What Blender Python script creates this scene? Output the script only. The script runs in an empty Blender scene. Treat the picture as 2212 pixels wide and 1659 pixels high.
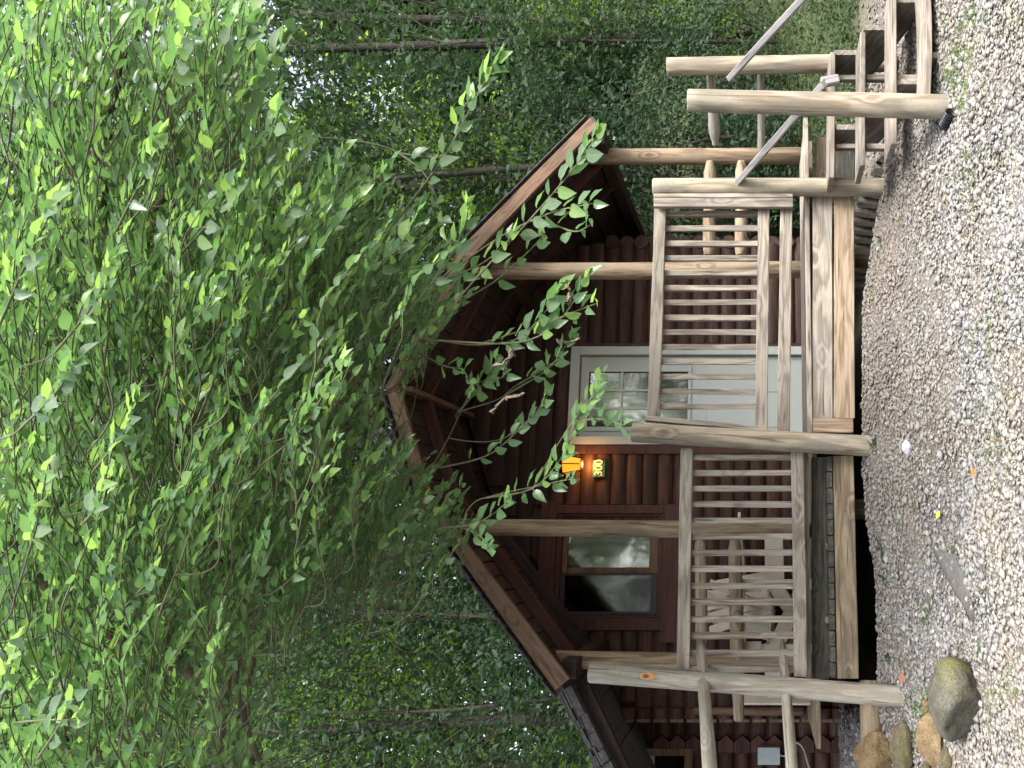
import bpy, bmesh, math, random
import numpy as np
from mathutils import Vector, Matrix, noise as mnoise

random.seed(7)
rng = np.random.default_rng(7)
sc = bpy.context.scene
col = sc.collection

# ------------------------------------------------------------------ camera, world, sun, exposure
EYE, F, HZ, CY = 1.0, 1662.0, 1640.0, 829.5      # eye height; measuring units of the photograph
cam_data = bpy.data.cameras.new("camera")
cam = bpy.data.objects.new("camera", cam_data)
col.objects.link(cam)
cam_data.sensor_width = 36.0
cam_data.lens = 36.0 * F / 2212.0
cam_data.shift_x = -(HZ - 1106.0) / 2212.0
cam_data.clip_start = 0.05
cam_data.clip_end = 400.0
# the phone was held sideways: picture-right is down, picture-up is right
cam.matrix_world = Matrix(((0, 1, 0, 0), (0, 0, -1, 0), (-1, 0, 0, EYE), (0, 0, 0, 1)))
sc.camera = cam

SUN_DIR = Vector((0.50, -0.62, 0.95)).normalized()
world = bpy.data.worlds.new("World")
sc.world = world
world.use_nodes = True
wn = world.node_tree
bg = wn.nodes["Background"]
sky = wn.nodes.new("ShaderNodeTexSky")
sky.sky_type = 'NISHITA'
sky.sun_disc = False
sky.sun_elevation = math.asin(SUN_DIR.z)
sky.sun_rotation = math.atan2(SUN_DIR.x, SUN_DIR.y)
sky.air_density = 1.0
sky.dust_density = 5.0
sky.ozone_density = 0.6
hs = wn.nodes.new("ShaderNodeHueSaturation")          # high thin overcast: the blue is mostly veiled
hs.inputs["Saturation"].default_value = 0.42
wn.links.new(sky.outputs[0], hs.inputs["Color"])
wn.links.new(hs.outputs[0], bg.inputs[0])
bg.inputs[1].default_value = 0.15
sun_data = bpy.data.lights.new("sun", 'SUN')
sun_data.energy = 2.1
sun_data.angle = math.radians(28)
sun_data.color = (1.0, 0.965, 0.92)
sun = bpy.data.objects.new("sun", sun_data)
col.objects.link(sun)
sun.rotation_euler = (-SUN_DIR).to_track_quat('-Z', 'Y').to_euler()
sun.location = SUN_DIR * 30

sc.view_settings.view_transform = 'Standard'
sc.view_settings.look = 'None'
sc.view_settings.gamma = 1.0
sc.view_settings.use_curve_mapping = False
sc.view_settings.exposure = 1.75
sc.cycles.max_bounces = 8
sc.cycles.transparent_max_bounces = 12
sc.cycles.sample_clamp_indirect = 6.0
sc.cycles.use_denoising = True

# ------------------------------------------------------------------ measuring helpers
TAN = 0.20
CO, SI = 1 / math.hypot(1, TAN), TAN / math.hypot(1, TAN)
D0 = 5.2
UDIR, NDIR, ZDIR = Vector((CO, SI, 0)), Vector((SI, -CO, 0)), Vector((0, 0, 1))

def PX(x, y, d):
    """point at depth d seen at photo position (x, y)"""
    return Vector(((CY - y) / F * d, d, EYE - (x - HZ) / F * d))

def PL(x, y, w):
    """point on the cabin-front plane set w metres forward of the deck front"""
    a = (CY - y) / F
    return PX(x, y, (D0 * CO - w) / (CO - SI * a))

def UWZ(u, w, z):
    p = Vector((0, D0, 0)) + UDIR * u + NDIR * w
    p.z = z
    return p

def uz(p):
    q = p - Vector((0, D0, 0))
    return q.dot(UDIR), p.z

def smooth(a, b, t):
    t = np.clip((t - a) / (b - a), 0, 1)
    return t * t * (3 - 2 * t)

BU = [-9, -2.6, -2.3, -1.9, -1.0, 0, .6, 1.0, 1.4, 2.2, 4, 9]
BZ = [.20, .22, .20, .23, .28, .30, .27, .21, .12, -.02, -.05, .0]

def ground_z(X, Y):
    X = np.asarray(X, float); Y = np.asarray(Y, float)
    u = CO * X + SI * (Y - D0)
    w = SI * X - CO * (Y - D0)
    base = np.interp(u, BU, BZ)
    front = -.05 - .117 * (np.maximum(w, 0) - 1)
    t = np.clip(w / 1.0, 0, 1) ** .85
    z = base * (1 - t) + front * t
    z = np.where(u < 2.15, z - .34 * smooth(-.04, -.34, w), z)
    bed = smooth(-2.15, -2.3, u) * smooth(.0, -.1, w)                # raised bed at the left
    z = z * (1 - bed) + .33 * bed
    hill = smooth(1.5, 2.4, X) * np.maximum(Y - 7.0, 0) * .42
    back = np.maximum(Y - 10.5, 0) * .38
    left = smooth(-4.2, -6.5, X) * np.maximum(Y - 6.5, 0) * .25
    h = np.maximum(np.maximum(hill, back), left)
    z = z + 7.0 * np.tanh(h / 7.0)
    z = z + .012 * np.sin(X * 5.1 + 1.3 * np.sin(Y * 3.3)) + .010 * np.sin(Y * 7.7 + X * 2.1)
    return z

def GR(x, y):
    """where the sight line through photo position (x, y) meets the ground"""
    d = 2.4
    while d < 14:
        p = PX(x, y, d)
        if p.z < float(ground_z(p.x, p.y)):
            break
        d += .01
    p.z = float(ground_z(p.x, p.y))
    return p

# ------------------------------------------------------------------ object helpers
WM = {}

def link(o, name=None, parent=None, mw=None):
    col.objects.link(o)
    mw = mw if mw is not None else Matrix.Identity(4)
    if parent is not None:
        o.parent = parent
        o.matrix_parent_inverse = WM[parent.name].inverted()
    o.matrix_basis = mw
    WM[o.name] = mw.copy()
    return o

def tag(o, label=None, cat=None, group=None, kind=None):
    if label: o["label"] = label
    if cat: o["category"] = cat
    if group: o["group"] = group
    if kind: o["kind"] = kind
    return o

def thing(name, loc, label, cat, group=None):
    o = bpy.data.objects.new(name, None)
    o.empty_display_size = .1
    link(o, mw=Matrix.Translation(loc))
    return tag(o, label, cat, group)

def mesh_obj(name, verts, faces, mats, parent=None, mw=None, smooth_=False, idx=None):
    me = bpy.data.meshes.new(name)
    me.from_pydata([tuple(v) for v in verts], [], faces)
    for m in (mats if isinstance(mats, (list, tuple)) else [mats]):
        me.materials.append(m)
    if idx is not None:
        me.polygons.foreach_set("material_index", idx)
    if smooth_:
        me.polygons.foreach_set("use_smooth", [True] * len(me.polygons))
    me.update()
    return link(bpy.data.objects.new(name, me), parent=parent, mw=mw)

def tri_mesh(name, V, T, mats, parent=None, smooth_=True, midx=None, rib=None):
    """fast mesh from numpy arrays (all triangles)"""
    me = bpy.data.meshes.new(name)
    n, t = len(V), len(T)
    me.vertices.add(n); me.vertices.foreach_set("co", np.ascontiguousarray(V, np.float32).ravel())
    me.loops.add(t * 3); me.loops.foreach_set("vertex_index", np.ascontiguousarray(T, np.int32).ravel())
    me.polygons.add(t)
    me.polygons.foreach_set("loop_start", np.arange(0, t * 3, 3, dtype=np.int32))
    me.polygons.foreach_set("loop_total", np.full(t, 3, np.int32))
    for m in (mats if isinstance(mats, (list, tuple)) else [mats]):
        me.materials.append(m)
    if midx is not None:
        me.polygons.foreach_set("material_index", np.ascontiguousarray(midx, np.int32))
    me.polygons.foreach_set("use_smooth", np.full(t, smooth_, bool))
    if rib is not None:
        at = me.attributes.new("rib", 'FLOAT', 'POINT'); at.data.foreach_set("value", np.ascontiguousarray(rib, np.float32))
    me.update(calc_edges=True)
    return link(bpy.data.objects.new(name, me), parent=parent)

def frame(p, xdir, zdir):
    x = Vector(xdir).normalized()
    z = Vector(zdir); z = (z - x * z.dot(x)).normalized()
    y = z.cross(x)
    return Matrix(((x.x, y.x, z.x, p.x), (x.y, y.y, z.y, p.y), (x.z, y.z, z.z, p.z), (0, 0, 0, 1)))

def box_mesh(L, W, T, bev=.004, bow=0.0, seg=6):
    """board along local X, width Y, thickness Z, arrises eased, slightly bowed and uneven"""
    prof = [(-W/2+bev, -T/2), (W/2-bev, -T/2), (W/2, -T/2+bev), (W/2, T/2-bev), (W/2-bev, T/2), (-W/2+bev, T/2), (-W/2, T/2-bev), (-W/2, -T/2+bev)]
    vs, fs = [], []
    n = len(prof)
    xs = [-L/2] + [-L/2 + bev] + [-L/2 + L * k / seg for k in range(1, seg)] + [L/2 - bev, L/2]
    ph = random.random() * 6
    for i, x in enumerate(xs):
        k = 1 - (bev * 1.2 / max(W, .01) if i in (0, len(xs)-1) else 0)
        dz = bow * (1 - (2*x/L)**2) if L else 0
        dy = bow * .6 * math.sin(3.1 * x / L + ph)
        for (y, z) in prof:
            j = .0012 * math.sin(7*x + 3*y*40 + ph)
            vs.append((x, y*k + dy + j, z*k + dz))
    for i in range(len(xs)-1):
        for k in range(n):
            fs.append((i*n+k, i*n+(k+1) % n, (i+1)*n+(k+1) % n, (i+1)*n+k))
    fs.append(tuple(range(n-1, -1, -1)))
    fs.append(tuple((len(xs)-1)*n+k for k in range(n)))
    return vs, fs

def beam(name, p0, p1, width, thick, face, mat, parent=None, at_face=True, bow=0.0, bev=.004, ext=0.0):
    p0, p1 = Vector(p0), Vector(p1)
    d = p1 - p0
    L = d.length + 2 * ext
    mw = frame((p0 + p1) / 2, d, face)
    if at_face:
        mw.translation = mw.translation - mw.col[2].to_3d() * thick / 2
    vs, fs = box_mesh(L, width, thick, bev, bow)
    return mesh_obj(name, vs, fs, mat, parent, mw)

def beam_px(name, a, b, w, wpx, thick, mat, parent=None, **k):
    p0, p1 = PL(a[0], a[1], w), PL(b[0], b[1], w)
    width = wpx * (p0.y + p1.y) / 2 / F
    return beam(name, p0, p1, width, thick, k.pop("face", NDIR), mat, parent, **k)

def log_mesh(L, r0, r1, seg=16, rings=14, rough=.035, bend=0.0, taper_ends=None, flat=0):
    vs, fs = [], []
    ph = random.random() * 50
    xs = [0.0, .006] + [L * k / rings for k in range(1, rings)] + [L - .006, L]
    for i, x in enumerate(xs):
        t = x / L
        r = r0 + (r1 - r0) * t
        if i in (0, len(xs)-1): r *= .93
        if taper_ends:
            for e, (ln, k) in taper_ends.items():
                q = x if e == 0 else L - x
                if q < ln: r *= k + (1 - k) * (q / ln) ** 1.5
        by = bend * math.sin(math.pi * t); bz = bend * .5 * math.sin(2 * math.pi * t + ph)
        for k in range(seg):
            a = 2 * math.pi * k / seg
            q = r * (1 + rough * (mnoise.noise((x * 2.2 + ph, math.cos(a) * 1.2, math.sin(a) * 1.2)) + .4 * mnoise.noise((x * 7 + ph, math.cos(a) * 2.5, math.sin(a) * 2.5))))
            vs.append((x, q * math.cos(a) + by, q * math.sin(a) + bz))
    for i in range(len(xs)-1):
        for k in range(seg):
            fs.append((i*seg+k, i*seg+(k+1) % seg, (i+1)*seg+(k+1) % seg, (i+1)*seg+k))
    fs.append(tuple(range(seg-1, -1, -1)))
    fs.append(tuple((len(xs)-1)*seg+k for k in range(seg)))
    return vs, fs

def log(name, p0, p1, r0, r1, mat, parent=None, **k):
    p0, p1 = Vector(p0), Vector(p1)
    d = p1 - p0
    up = ZDIR if abs(d.normalized().z) < .9 else NDIR
    vs, fs = log_mesh(d.length, r0, r1, **k)
    o = mesh_obj(name, vs, fs, mat, parent, frame(p0, d, up), smooth_=True)
    me = o.data
    me.polygons[len(me.polygons)-1].use_smooth = False
    me.polygons[len(me.polygons)-2].use_smooth = False
    return o

def prism(name, pts, depth, xdir, nrm, mat, parent=None):
    """polygon of world points (seen from nrm side) pushed back by depth, grain along xdir"""
    pts = [Vector(p) for p in pts]
    c = sum(pts, Vector()) / len(pts)
    mw = frame(c, xdir, nrm)
    inv = mw.inverted()
    l = [inv @ p for p in pts]
    n = len(l)
    vs = [(v.x, v.y, v.z) for v in l] + [(v.x, v.y, v.z - depth) for v in l]
    area = sum(l[i].x * l[(i+1) % n].y - l[(i+1) % n].x * l[i].y for i in range(n))
    top = list(range(n)) if area > 0 else list(range(n-1, -1, -1))
    fs = [tuple(top), tuple(q + n for q in reversed(top))]
    for i in range(n):
        a, b = top[i], top[(i+1) % n]
        fs.append((a, a + n, b + n, b))
    return mesh_obj(name, vs, fs, mat, parent, mw)

def boxes_mesh(name, boxes, mat, parent=None, mw=None):
    """several axis-aligned boxes (in frame mw) as one mesh; box = (x0,x1,y0,y1,z0,z1)"""
    vs, fs = [], []
    for (x0, x1, y0, y1, z0, z1) in boxes:
        b = len(vs)
        vs += [(x0,y0,z0),(x1,y0,z0),(x1,y1,z0),(x0,y1,z0),(x0,y0,z1),(x1,y0,z1),(x1,y1,z1),(x0,y1,z1)]
        fs += [(b,b+3,b+2,b+1),(b+4,b+5,b+6,b+7),(b,b+1,b+5,b+4),(b+1,b+2,b+6,b+5),(b+2,b+3,b+7,b+6),(b+3,b,b+4,b+7)]
    return mesh_obj(name, vs, fs, mat, parent, mw)

FM = Matrix(((CO, -SI, 0, 0), (SI, CO, 0, D0), (0, 0, 1, 0), (0, 0, 0, 1)))   # cabin frame: x=u, y=-w, z=z

# ------------------------------------------------------------------ materials
def mat_new(name):
    m = bpy.data.materials.new(name)
    m.use_nodes = True
    nt = m.node_tree
    return m, nt, nt.nodes["Principled BSDF"]

def N(nt, typ, **k):
    n = nt.nodes.new(typ)
    for a, b in k.items():
        setattr(n, a, b)
    return n

def setv(n, **k):
    for a, b in k.items():
        n.inputs[a].default_value = b
    return n

def mixc(nt, fac, a, b, blend='MIX'):
    n = nt.nodes.new("ShaderNodeMix"); n.data_type = 'RGBA'; n.blend_type = blend
    for sock, v in ((n.inputs[0], fac), (n.inputs[6], a), (n.inputs[7], b)):
        if hasattr(v, "is_output") or isinstance(v, bpy.types.NodeSocket): nt.links.new(v, sock)
        elif isinstance(v, (tuple, list)): sock.default_value = (*v, 1) if len(v) == 3 else v
        else: sock.default_value = v
    return n.outputs[2]

def ramp(nt, src, stops):
    r = nt.nodes.new("ShaderNodeValToRGB")
    e = r.color_ramp.elements
    while len(e) < len(stops): e.new(.5)
    for q, (p, c) in zip(e, stops):
        q.position = p
        q.color = (c, c, c, 1) if not isinstance(c, (tuple, list)) else (*c, 1)
    nt.links.new(src, r.inputs[0])
    return r.outputs[0]

def math_n(nt, op, a, b=0.5):
    n = nt.nodes.new("ShaderNodeMath"); n.operation = op
    for s, v in ((n.inputs[0], a), (n.inputs[1], b)):
        if isinstance(v, bpy.types.NodeSocket): nt.links.new(v, s)
        else: s.default_value = v
    return n.outputs[0]

def obj_vec(nt, scale=(1, 1, 1), rnd=37.0):
    tc = N(nt, "ShaderNodeTexCoord")
    oi = N(nt, "ShaderNodeObjectInfo")
    mul = math_n(nt, 'MULTIPLY', oi.outputs["Random"], rnd)
    add = N(nt, "ShaderNodeVectorMath", operation='ADD')
    nt.links.new(tc.outputs["Object"], add.inputs[0])
    nt.links.new(mul, add.inputs[1])
    sc_ = N(nt, "ShaderNodeVectorMath", operation='MULTIPLY')
    nt.links.new(add.outputs[0], sc_.inputs[0])
    sc_.inputs[1].default_value = scale
    return sc_.outputs[0], add.outputs[0], oi.outputs["Random"]

def noise_n(nt, vec, scale, detail=4, rough=.55, dist=0.0):
    n = N(nt, "ShaderNodeTexNoise")
    nt.links.new(vec, n.inputs["Vector"])
    setv(n, Scale=scale, Detail=detail, Roughness=rough, Distortion=dist)
    return n.outputs["Fac"]

def wood(name, light, dark, stain, rough=.75, grain=1.0, knots=.5, stain_amt=.6, bump=.35, vary=.25, moss=0.0):
    m, nt, bs = mat_new(name)
    v, raw, rnd = obj_vec(nt, (1, 1, 1))
    vm = N(nt, "ShaderNodeVectorMath", operation='MULTIPLY'); nt.links.new(raw, vm.inputs[0]); vm.inputs[1].default_value = (.9, 13 * grain, 13 * grain)
    g1 = noise_n(nt, vm.outputs[0], 1.6, 5, .6, .8)
    vf = N(nt, "ShaderNodeVectorMath", operation='MULTIPLY'); nt.links.new(raw, vf.inputs[0]); vf.inputs[1].default_value = (3.5, 120 * grain, 120 * grain)
    g2 = noise_n(nt, vf.outputs[0], 1.0, 4, .65, .3)
    # growth-ring lines that swirl round knots
    vk = N(nt, "ShaderNodeVectorMath", operation='MULTIPLY'); nt.links.new(raw, vk.inputs[0]); vk.inputs[1].default_value = (.75, 6, 6)
    vor = N(nt, "ShaderNodeTexVoronoi"); nt.links.new(vk.outputs[0], vor.inputs["Vector"]); setv(vor, Scale=1.25, Randomness=1.0)
    kd = vor.outputs["Distance"]
    sw = noise_n(nt, vk.outputs[0], 1.3, 3, .5, .5)
    vn = N(nt, "ShaderNodeVectorMath", operation='MULTIPLY'); nt.links.new(raw, vn.inputs[0]); vn.inputs[1].default_value = (3.0, 6.5, 6.5)
    vo2 = N(nt, "ShaderNodeTexVoronoi"); nt.links.new(vn.outputs[0], vo2.inputs["Vector"]); setv(vo2, Scale=1.0, Randomness=1.0)
    sepc = N(nt, "ShaderNodeSeparateColor"); nt.links.new(vo2.outputs["Color"], sepc.inputs[0])
    on = math_n(nt, 'GREATER_THAN', sepc.outputs[0], .62)
    kd2 = vo2.outputs["Distance"]
    halo = math_n(nt, 'MULTIPLY', ramp(nt, kd2, [(.05, 1.0), (.34, 0.0)]), on)
    ph = math_n(nt, 'ADD', math_n(nt, 'MULTIPLY', sw, 40.0 * grain), math_n(nt, 'MULTIPLY', halo, 11.0))
    rg = math_n(nt, 'SINE', ph)
    rg = math_n(nt, 'MULTIPLY_ADD', rg, .5)
    nt.nodes[-1].inputs[2].default_value = .5
    fac = math_n(nt, 'ADD', math_n(nt, 'MULTIPLY', g1, .28), math_n(nt, 'ADD', math_n(nt, 'MULTIPLY', g2, .50), math_n(nt, 'MULTIPLY', rg, .20)))
    c = mixc(nt, ramp(nt, fac, [(.38, 0.0), (.50, .55), (.62, 1.0)]), dark, light)
    vb = N(nt, "ShaderNodeVectorMath", operation='MULTIPLY'); nt.links.new(raw, vb.inputs[0]); vb.inputs[1].default_value = (1.5, 5, 5)
    big = noise_n(nt, vb.outputs[0], 1.6, 5, .65, .5)
    c = mixc(nt, math_n(nt, 'MULTIPLY', ramp(nt, big, [(.42, 0.0), (.68, 1.0)]), stain_amt), c, stain)
    kn = math_n(nt, 'MULTIPLY', ramp(nt, kd2, [(.07, 1.0), (.13, 0.0)]), on)
    c = mixc(nt, math_n(nt, 'MULTIPLY', kn, knots), c, tuple(q * .35 for q in dark))
    vc = N(nt, "ShaderNodeVectorMath", operation='MULTIPLY'); nt.links.new(raw, vc.inputs[0]); vc.inputs[1].default_value = (1.1, 26, 26)
    ck = noise_n(nt, vc.outputs[0], 1.7, 3, .5, .4)
    crack = ramp(nt, ck, [(.335, 1.0), (.375, 0.0)])
    c = mixc(nt, math_n(nt, 'MULTIPLY', crack, .75), c, tuple(q * .4 for q in dark))
    spk = noise_n(nt, raw, 70, 3, .7)
    c = mixc(nt, math_n(nt, 'MULTIPLY', ramp(nt, spk, [(.58, 0.0), (.72, 1.0)]), stain_amt * .6), c, tuple(q * .55 for q in stain))
    tint = math_n(nt, 'MULTIPLY_ADD', rnd, vary)
    nt.nodes[-1].inputs[2].default_value = 1 - vary / 2
    hv = N(nt, "ShaderNodeHueSaturation"); nt.links.new(c, hv.inputs["Color"]); nt.links.new(tint, hv.inputs["Value"])
    c = hv.outputs[0]
    if moss:
        mn = noise_n(nt, raw, 9, 5, .7)
        c = mixc(nt, math_n(nt, 'MULTIPLY', ramp(nt, mn, [(.5, 0.0), (.66, 1.0)]), moss), c, (.10, .125, .05))
    nt.links.new(c, bs.inputs["Base Color"])
    setv(bs, Roughness=rough)
    bs.inputs["Specular IOR Level"].default_value = .25
    bp = N(nt, "ShaderNodeBump"); setv(bp, Strength=bump, Distance=.006)
    nt.links.new(math_n(nt, 'SUBTRACT', fac, math_n(nt, 'MULTIPLY', crack, .5)), bp.inputs["Height"]); nt.links.new(bp.outputs[0], bs.inputs["Normal"])
    return m

def plain(name, colr, rough=.6, metal=0.0, spec=.4, nscale=0, namt=.3, ncol=None, bump=0.0):
    m, nt, bs = mat_new(name)
    setv(bs, Roughness=rough, Metallic=metal)
    bs.inputs["Specular IOR Level"].default_value = spec
    if nscale:
        v, raw, rnd = obj_vec(nt)
        f = noise_n(nt, raw, nscale, 5, .62, .3)
        c = mixc(nt, math_n(nt, 'MULTIPLY', ramp(nt, f, [(.38, 0.0), (.66, 1.0)]), namt), colr, ncol or tuple(q * .5 for q in colr))
        nt.links.new(c, bs.inputs["Base Color"])
        if bump:
            bp = N(nt, "ShaderNodeBump"); setv(bp, Strength=bump, Distance=.01)
            nt.links.new(f, bp.inputs["Height"]); nt.links.new(bp.outputs[0], bs.inputs["Normal"])
    else:
        bs.inputs["Base Color"].default_value = (*colr, 1)
    return m

def leaf_mat(name, c0, c1, trans, tmix=.35, rough=.42, spec=.45, rare=None, rib=0.0):
    m, nt, bs = mat_new(name)
    g = N(nt, "ShaderNodeNewGeometry")
    oi = N(nt, "ShaderNodeObjectInfo")
    r = math_n(nt, 'FRACT', math_n(nt, 'ADD', g.outputs["Random Per Island"], oi.outputs["Random"]), 0)
    c = mixc(nt, r, c0, c1)
    if rare:
        c = mixc(nt, ramp(nt, r, [(.965, 0.0), (.985, 1.0)]), c, rare)
    tc = N(nt, "ShaderNodeTexCoord")
    nz = noise_n(nt, tc.outputs["Object"], 45, 3, .6)
    c = mixc(nt, math_n(nt, 'MULTIPLY', nz, .55), c, tuple(q * .5 for q in c0))
    if rib:
        at = N(nt, "ShaderNodeAttribute", attribute_name="rib")
        c = mixc(nt, math_n(nt, 'MULTIPLY', math_n(nt, 'POWER', at.outputs["Fac"], 7.0), rib), c, (.17, .24, .085))
    # the underside of a leaf is paler and duller
    c = mixc(nt, math_n(nt, 'MULTIPLY', g.outputs["Backfacing"], .35), c, tuple(q * 1.5 + .02 for q in c1))
    nt.links.new(c, bs.inputs["Base Color"])
    setv(bs, Roughness=rough)
    bs.inputs["Specular IOR Level"].default_value = spec
    bp = N(nt, "ShaderNodeBump"); setv(bp, Strength=.5, Distance=.006)
    nt.links.new(nz, bp.inputs["Height"]); nt.links.new(bp.outputs[0], bs.inputs["Normal"])
    tr = N(nt, "ShaderNodeBsdfTranslucent")
    nt.links.new(mixc(nt, r, trans, tuple(q * 1.25 for q in trans)), tr.inputs[0])
    mx = N(nt, "ShaderNodeMixShader"); mx.inputs[0].default_value = tmix
    nt.links.new(bs.outputs[0], mx.inputs[1]); nt.links.new(tr.outputs[0], mx.inputs[2])
    nt.links.new(mx.outputs[0], nt.nodes["Material Output"].inputs[0])
    return m

M = {}
M["rail"] = wood("weathered_rail_wood", (.345, .30, .25), (.155, .125, .10), (.235, .235, .22), knots=.8, moss=.15)
M["post"] = wood("peeled_post_wood", (.36, .31, .235), (.19, .15, .105), (.18, .18, .165), knots=.85, stain_amt=.75, grain=.8, moss=.12)
M["greypost"] = wood("grey_post_wood", (.335, .31, .265), (.20, .175, .145), (.175, .19, .165), knots=.8, stain_amt=.7, grain=.8, moss=.22)
M["fascia"] = wood("new_fascia_wood", (.345, .27, .195), (.165, .115, .075), (.265, .215, .165), knots=.85, grain=.8, stain_amt=.3)
M["oldbeam"] = wood("old_beam_wood", (.28, .22, .145), (.13, .10, .065), (.06, .058, .055), knots=.6, stain_amt=.75, grain=.8)
M["mossy"] = wood("blackened_old_wood", (.10, .095, .08), (.045, .043, .038), (.025, .026, .024), knots=.2, moss=.25)
M["step"] = wood("grey_step_wood", (.30, .265, .225), (.155, .13, .11), (.12, .11, .10), knots=.5, moss=.12)
M["hand"] = wood("grey_handrail_wood", (.285, .275, .275), (.18, .172, .172), (.17, .167, .168), knots=.3, vary=.1)
M["porchlog"] = wood("porch_log_wood", (.31, .24, .165), (.15, .10, .06), (.16, .14, .115), knots=.8, stain_amt=.6, grain=.7)
M["porchrail"] = wood("porch_rail_log_wood", (.30, .24, .165), (.155, .105, .06), (.20, .185, .15), knots=.7, stain_amt=.7, grain=.7)
M["barge"] = wood("stained_barge_wood", (.175, .108, .070), (.085, .050, .034), (.16, .118, .085), knots=.5, stain_amt=.5)
M["siding"] = wood("stained_log_siding", (.078, .037, .026), (.034, .017, .014), (.028, .016, .015), rough=.6, knots=.5, stain_amt=.5, grain=.6, bump=.2, vary=.45)
M["gable"] = wood("shade_toned_gable_boards", (.060, .030, .024), (.030, .016, .015), (.026, .016, .016), rough=.65, knots=.4, stain_amt=.5, grain=.6, bump=.2, vary=.35)  # flat boards in darkened siding colour, porch roof shade painted in
M["trim"] = wood("stained_trim_wood", (.082, .036, .029), (.052, .023, .020), (.045, .021, .020), rough=.6, knots=.2, stain_amt=.4, bump=.15, vary=.15)
M["ceil"] = wood("dark_ceiling_wood", (.042, .026, .023), (.024, .015, .015), (.02, .014, .015), rough=.7, stain_amt=.5, bump=.15, vary=.3)
M["shingle"] = plain("dark_shingle", (.095, .09, .092), .9, nscale=34, namt=.85, ncol=(.026, .026, .03), bump=.6)
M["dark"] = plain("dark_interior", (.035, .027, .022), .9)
M["soil"] = plain("dark_soil", (.035, .028, .022), .95, nscale=20, namt=.6)
M["door"] = plain("grey_white_door_paint", (.42, .46, .45), .45, nscale=3, namt=.15, ncol=(.37, .405, .395))
M["curtain"] = plain("pale_curtain", (.78, .80, .77), .9, nscale=4, namt=.25, ncol=(.60, .64, .62))
M["black"] = plain("black_metal", (.012, .012, .012), .45)
M["screen"] = plain("dark_sash_paint", (.035, .03, .035), .5)
M["green"] = plain("green_sign_paint", (.018, .13, .085), .5, nscale=30, namt=.15)
M["cream"] = plain("cream_paint", (.75, .70, .52), .6)
M["white"] = plain("off_white_chair_paint", (.50, .455, .385), .55, nscale=7, namt=.4, ncol=(.36, .32, .26))
M["galv"] = plain("grey_box_metal", (.33, .38, .42), .45, metal=.3, nscale=8, namt=.3)
M["pipe"] = plain("black_plastic_pipe", (.012, .013, .016), .35)
M["nail"] = plain("rusty_nail_head", (.05, .04, .035), .6, metal=.5)
M["bark"] = wood("tree_bark", (.055, .046, .036), (.022, .019, .015), (.045, .045, .035), grain=.35, knots=.3, bump=.8)
M["limb"] = wood("brown_limb_bark", (.125, .098, .072), (.05, .04, .032), (.08, .075, .055), grain=.35, knots=.3, bump=.8)
M["twig"] = plain("green_brown_twig", (.095, .095, .05), .7, nscale=12, namt=.6, ncol=(.055, .065, .03))
M["dead"] = plain("dead_leaf_brown", (.17, .14, .10), .9, nscale=20, namt=.5)

def glass_mat(name, tint, refl=.10, haze_=.10):
    m, nt, bs = mat_new(name)
    nt.nodes.remove(bs)
    tr = N(nt, "ShaderNodeBsdfTransparent"); tr.inputs[0].default_value = (*tint, 1)
    gl = N(nt, "ShaderNodeBsdfGlossy"); gl.inputs["Roughness"].default_value = haze_
    lw = N(nt, "ShaderNodeFresnel"); lw.inputs[0].default_value = 1.7
    tc = N(nt, "ShaderNodeTexCoord")
    bp = N(nt, "ShaderNodeBump"); setv(bp, Strength=.06, Distance=.02)
    nt.links.new(noise_n(nt, tc.outputs["Object"], 6, 2), bp.inputs["Height"]); nt.links.new(bp.outputs[0], gl.inputs["Normal"])
    mx = N(nt, "ShaderNodeMixShader")
    nt.links.new(math_n(nt, 'ADD', lw.outputs[0], refl), mx.inputs[0])
    nt.links.new(tr.outputs[0], mx.inputs[1]); nt.links.new(gl.outputs[0], mx.inputs[2])
    nt.links.new(mx.outputs[0], nt.nodes["Material Output"].inputs[0])
    return m
M["glass"] = glass_mat("window_glass", (.92, .95, .93), .16, .07)
M["screenglass"] = glass_mat("screened_glass", (.28, .31, .31), .04, .09)
m, nt, bs = mat_new("lit_amber_glass")
bs.inputs["Base Color"].default_value = (.8, .30, .03, 1)
bs.inputs["Emission Color"].default_value = (1.0, .25, .015, 1); bs.inputs["Emission Strength"].default_value = .62
M["amber"] = m

M["leaf"] = leaf_mat("glossy_green_leaf", (.056, .122, .056), (.098, .176, .080), (.16, .32, .085), .33, .36, .6, rib=.45)
M["young"] = leaf_mat("young_yellow_green_leaf", (.125, .235, .068), (.165, .275, .078), (.28, .47, .095), .40, .38, .5, rib=.4)
M["bgleaf"] = leaf_mat("woodland_leaf", (.026, .060, .028), (.052, .094, .039), (.08, .16, .038), .28, .62, .22, rare=(.12, .13, .03))
M["bgleaf2"] = leaf_mat("deep_green_leaf", (.018, .043, .024), (.037, .070, .034), (.055, .115, .033), .25, .62, .22)
M["bgleaf3"] = leaf_mat("bright_green_leaf", (.095, .175, .042), (.14, .225, .050), (.30, .50, .065), .45, .6, .25)
M["ivy"] = leaf_mat("ground_cover_leaf", (.024, .055, .022), (.058, .095, .032), (.06, .13, .03), .2, .6, .25, rare=(.12, .085, .045))
M["weed"] = leaf_mat("weed_leaf", (.095, .155, .055), (.15, .215, .075), (.16, .28, .05), .35, .55, .3)
M["straw"] = leaf_mat("dry_straw", (.20, .155, .085), (.33, .27, .16), (.2, .16, .09), .2, .8, .1)

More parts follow.
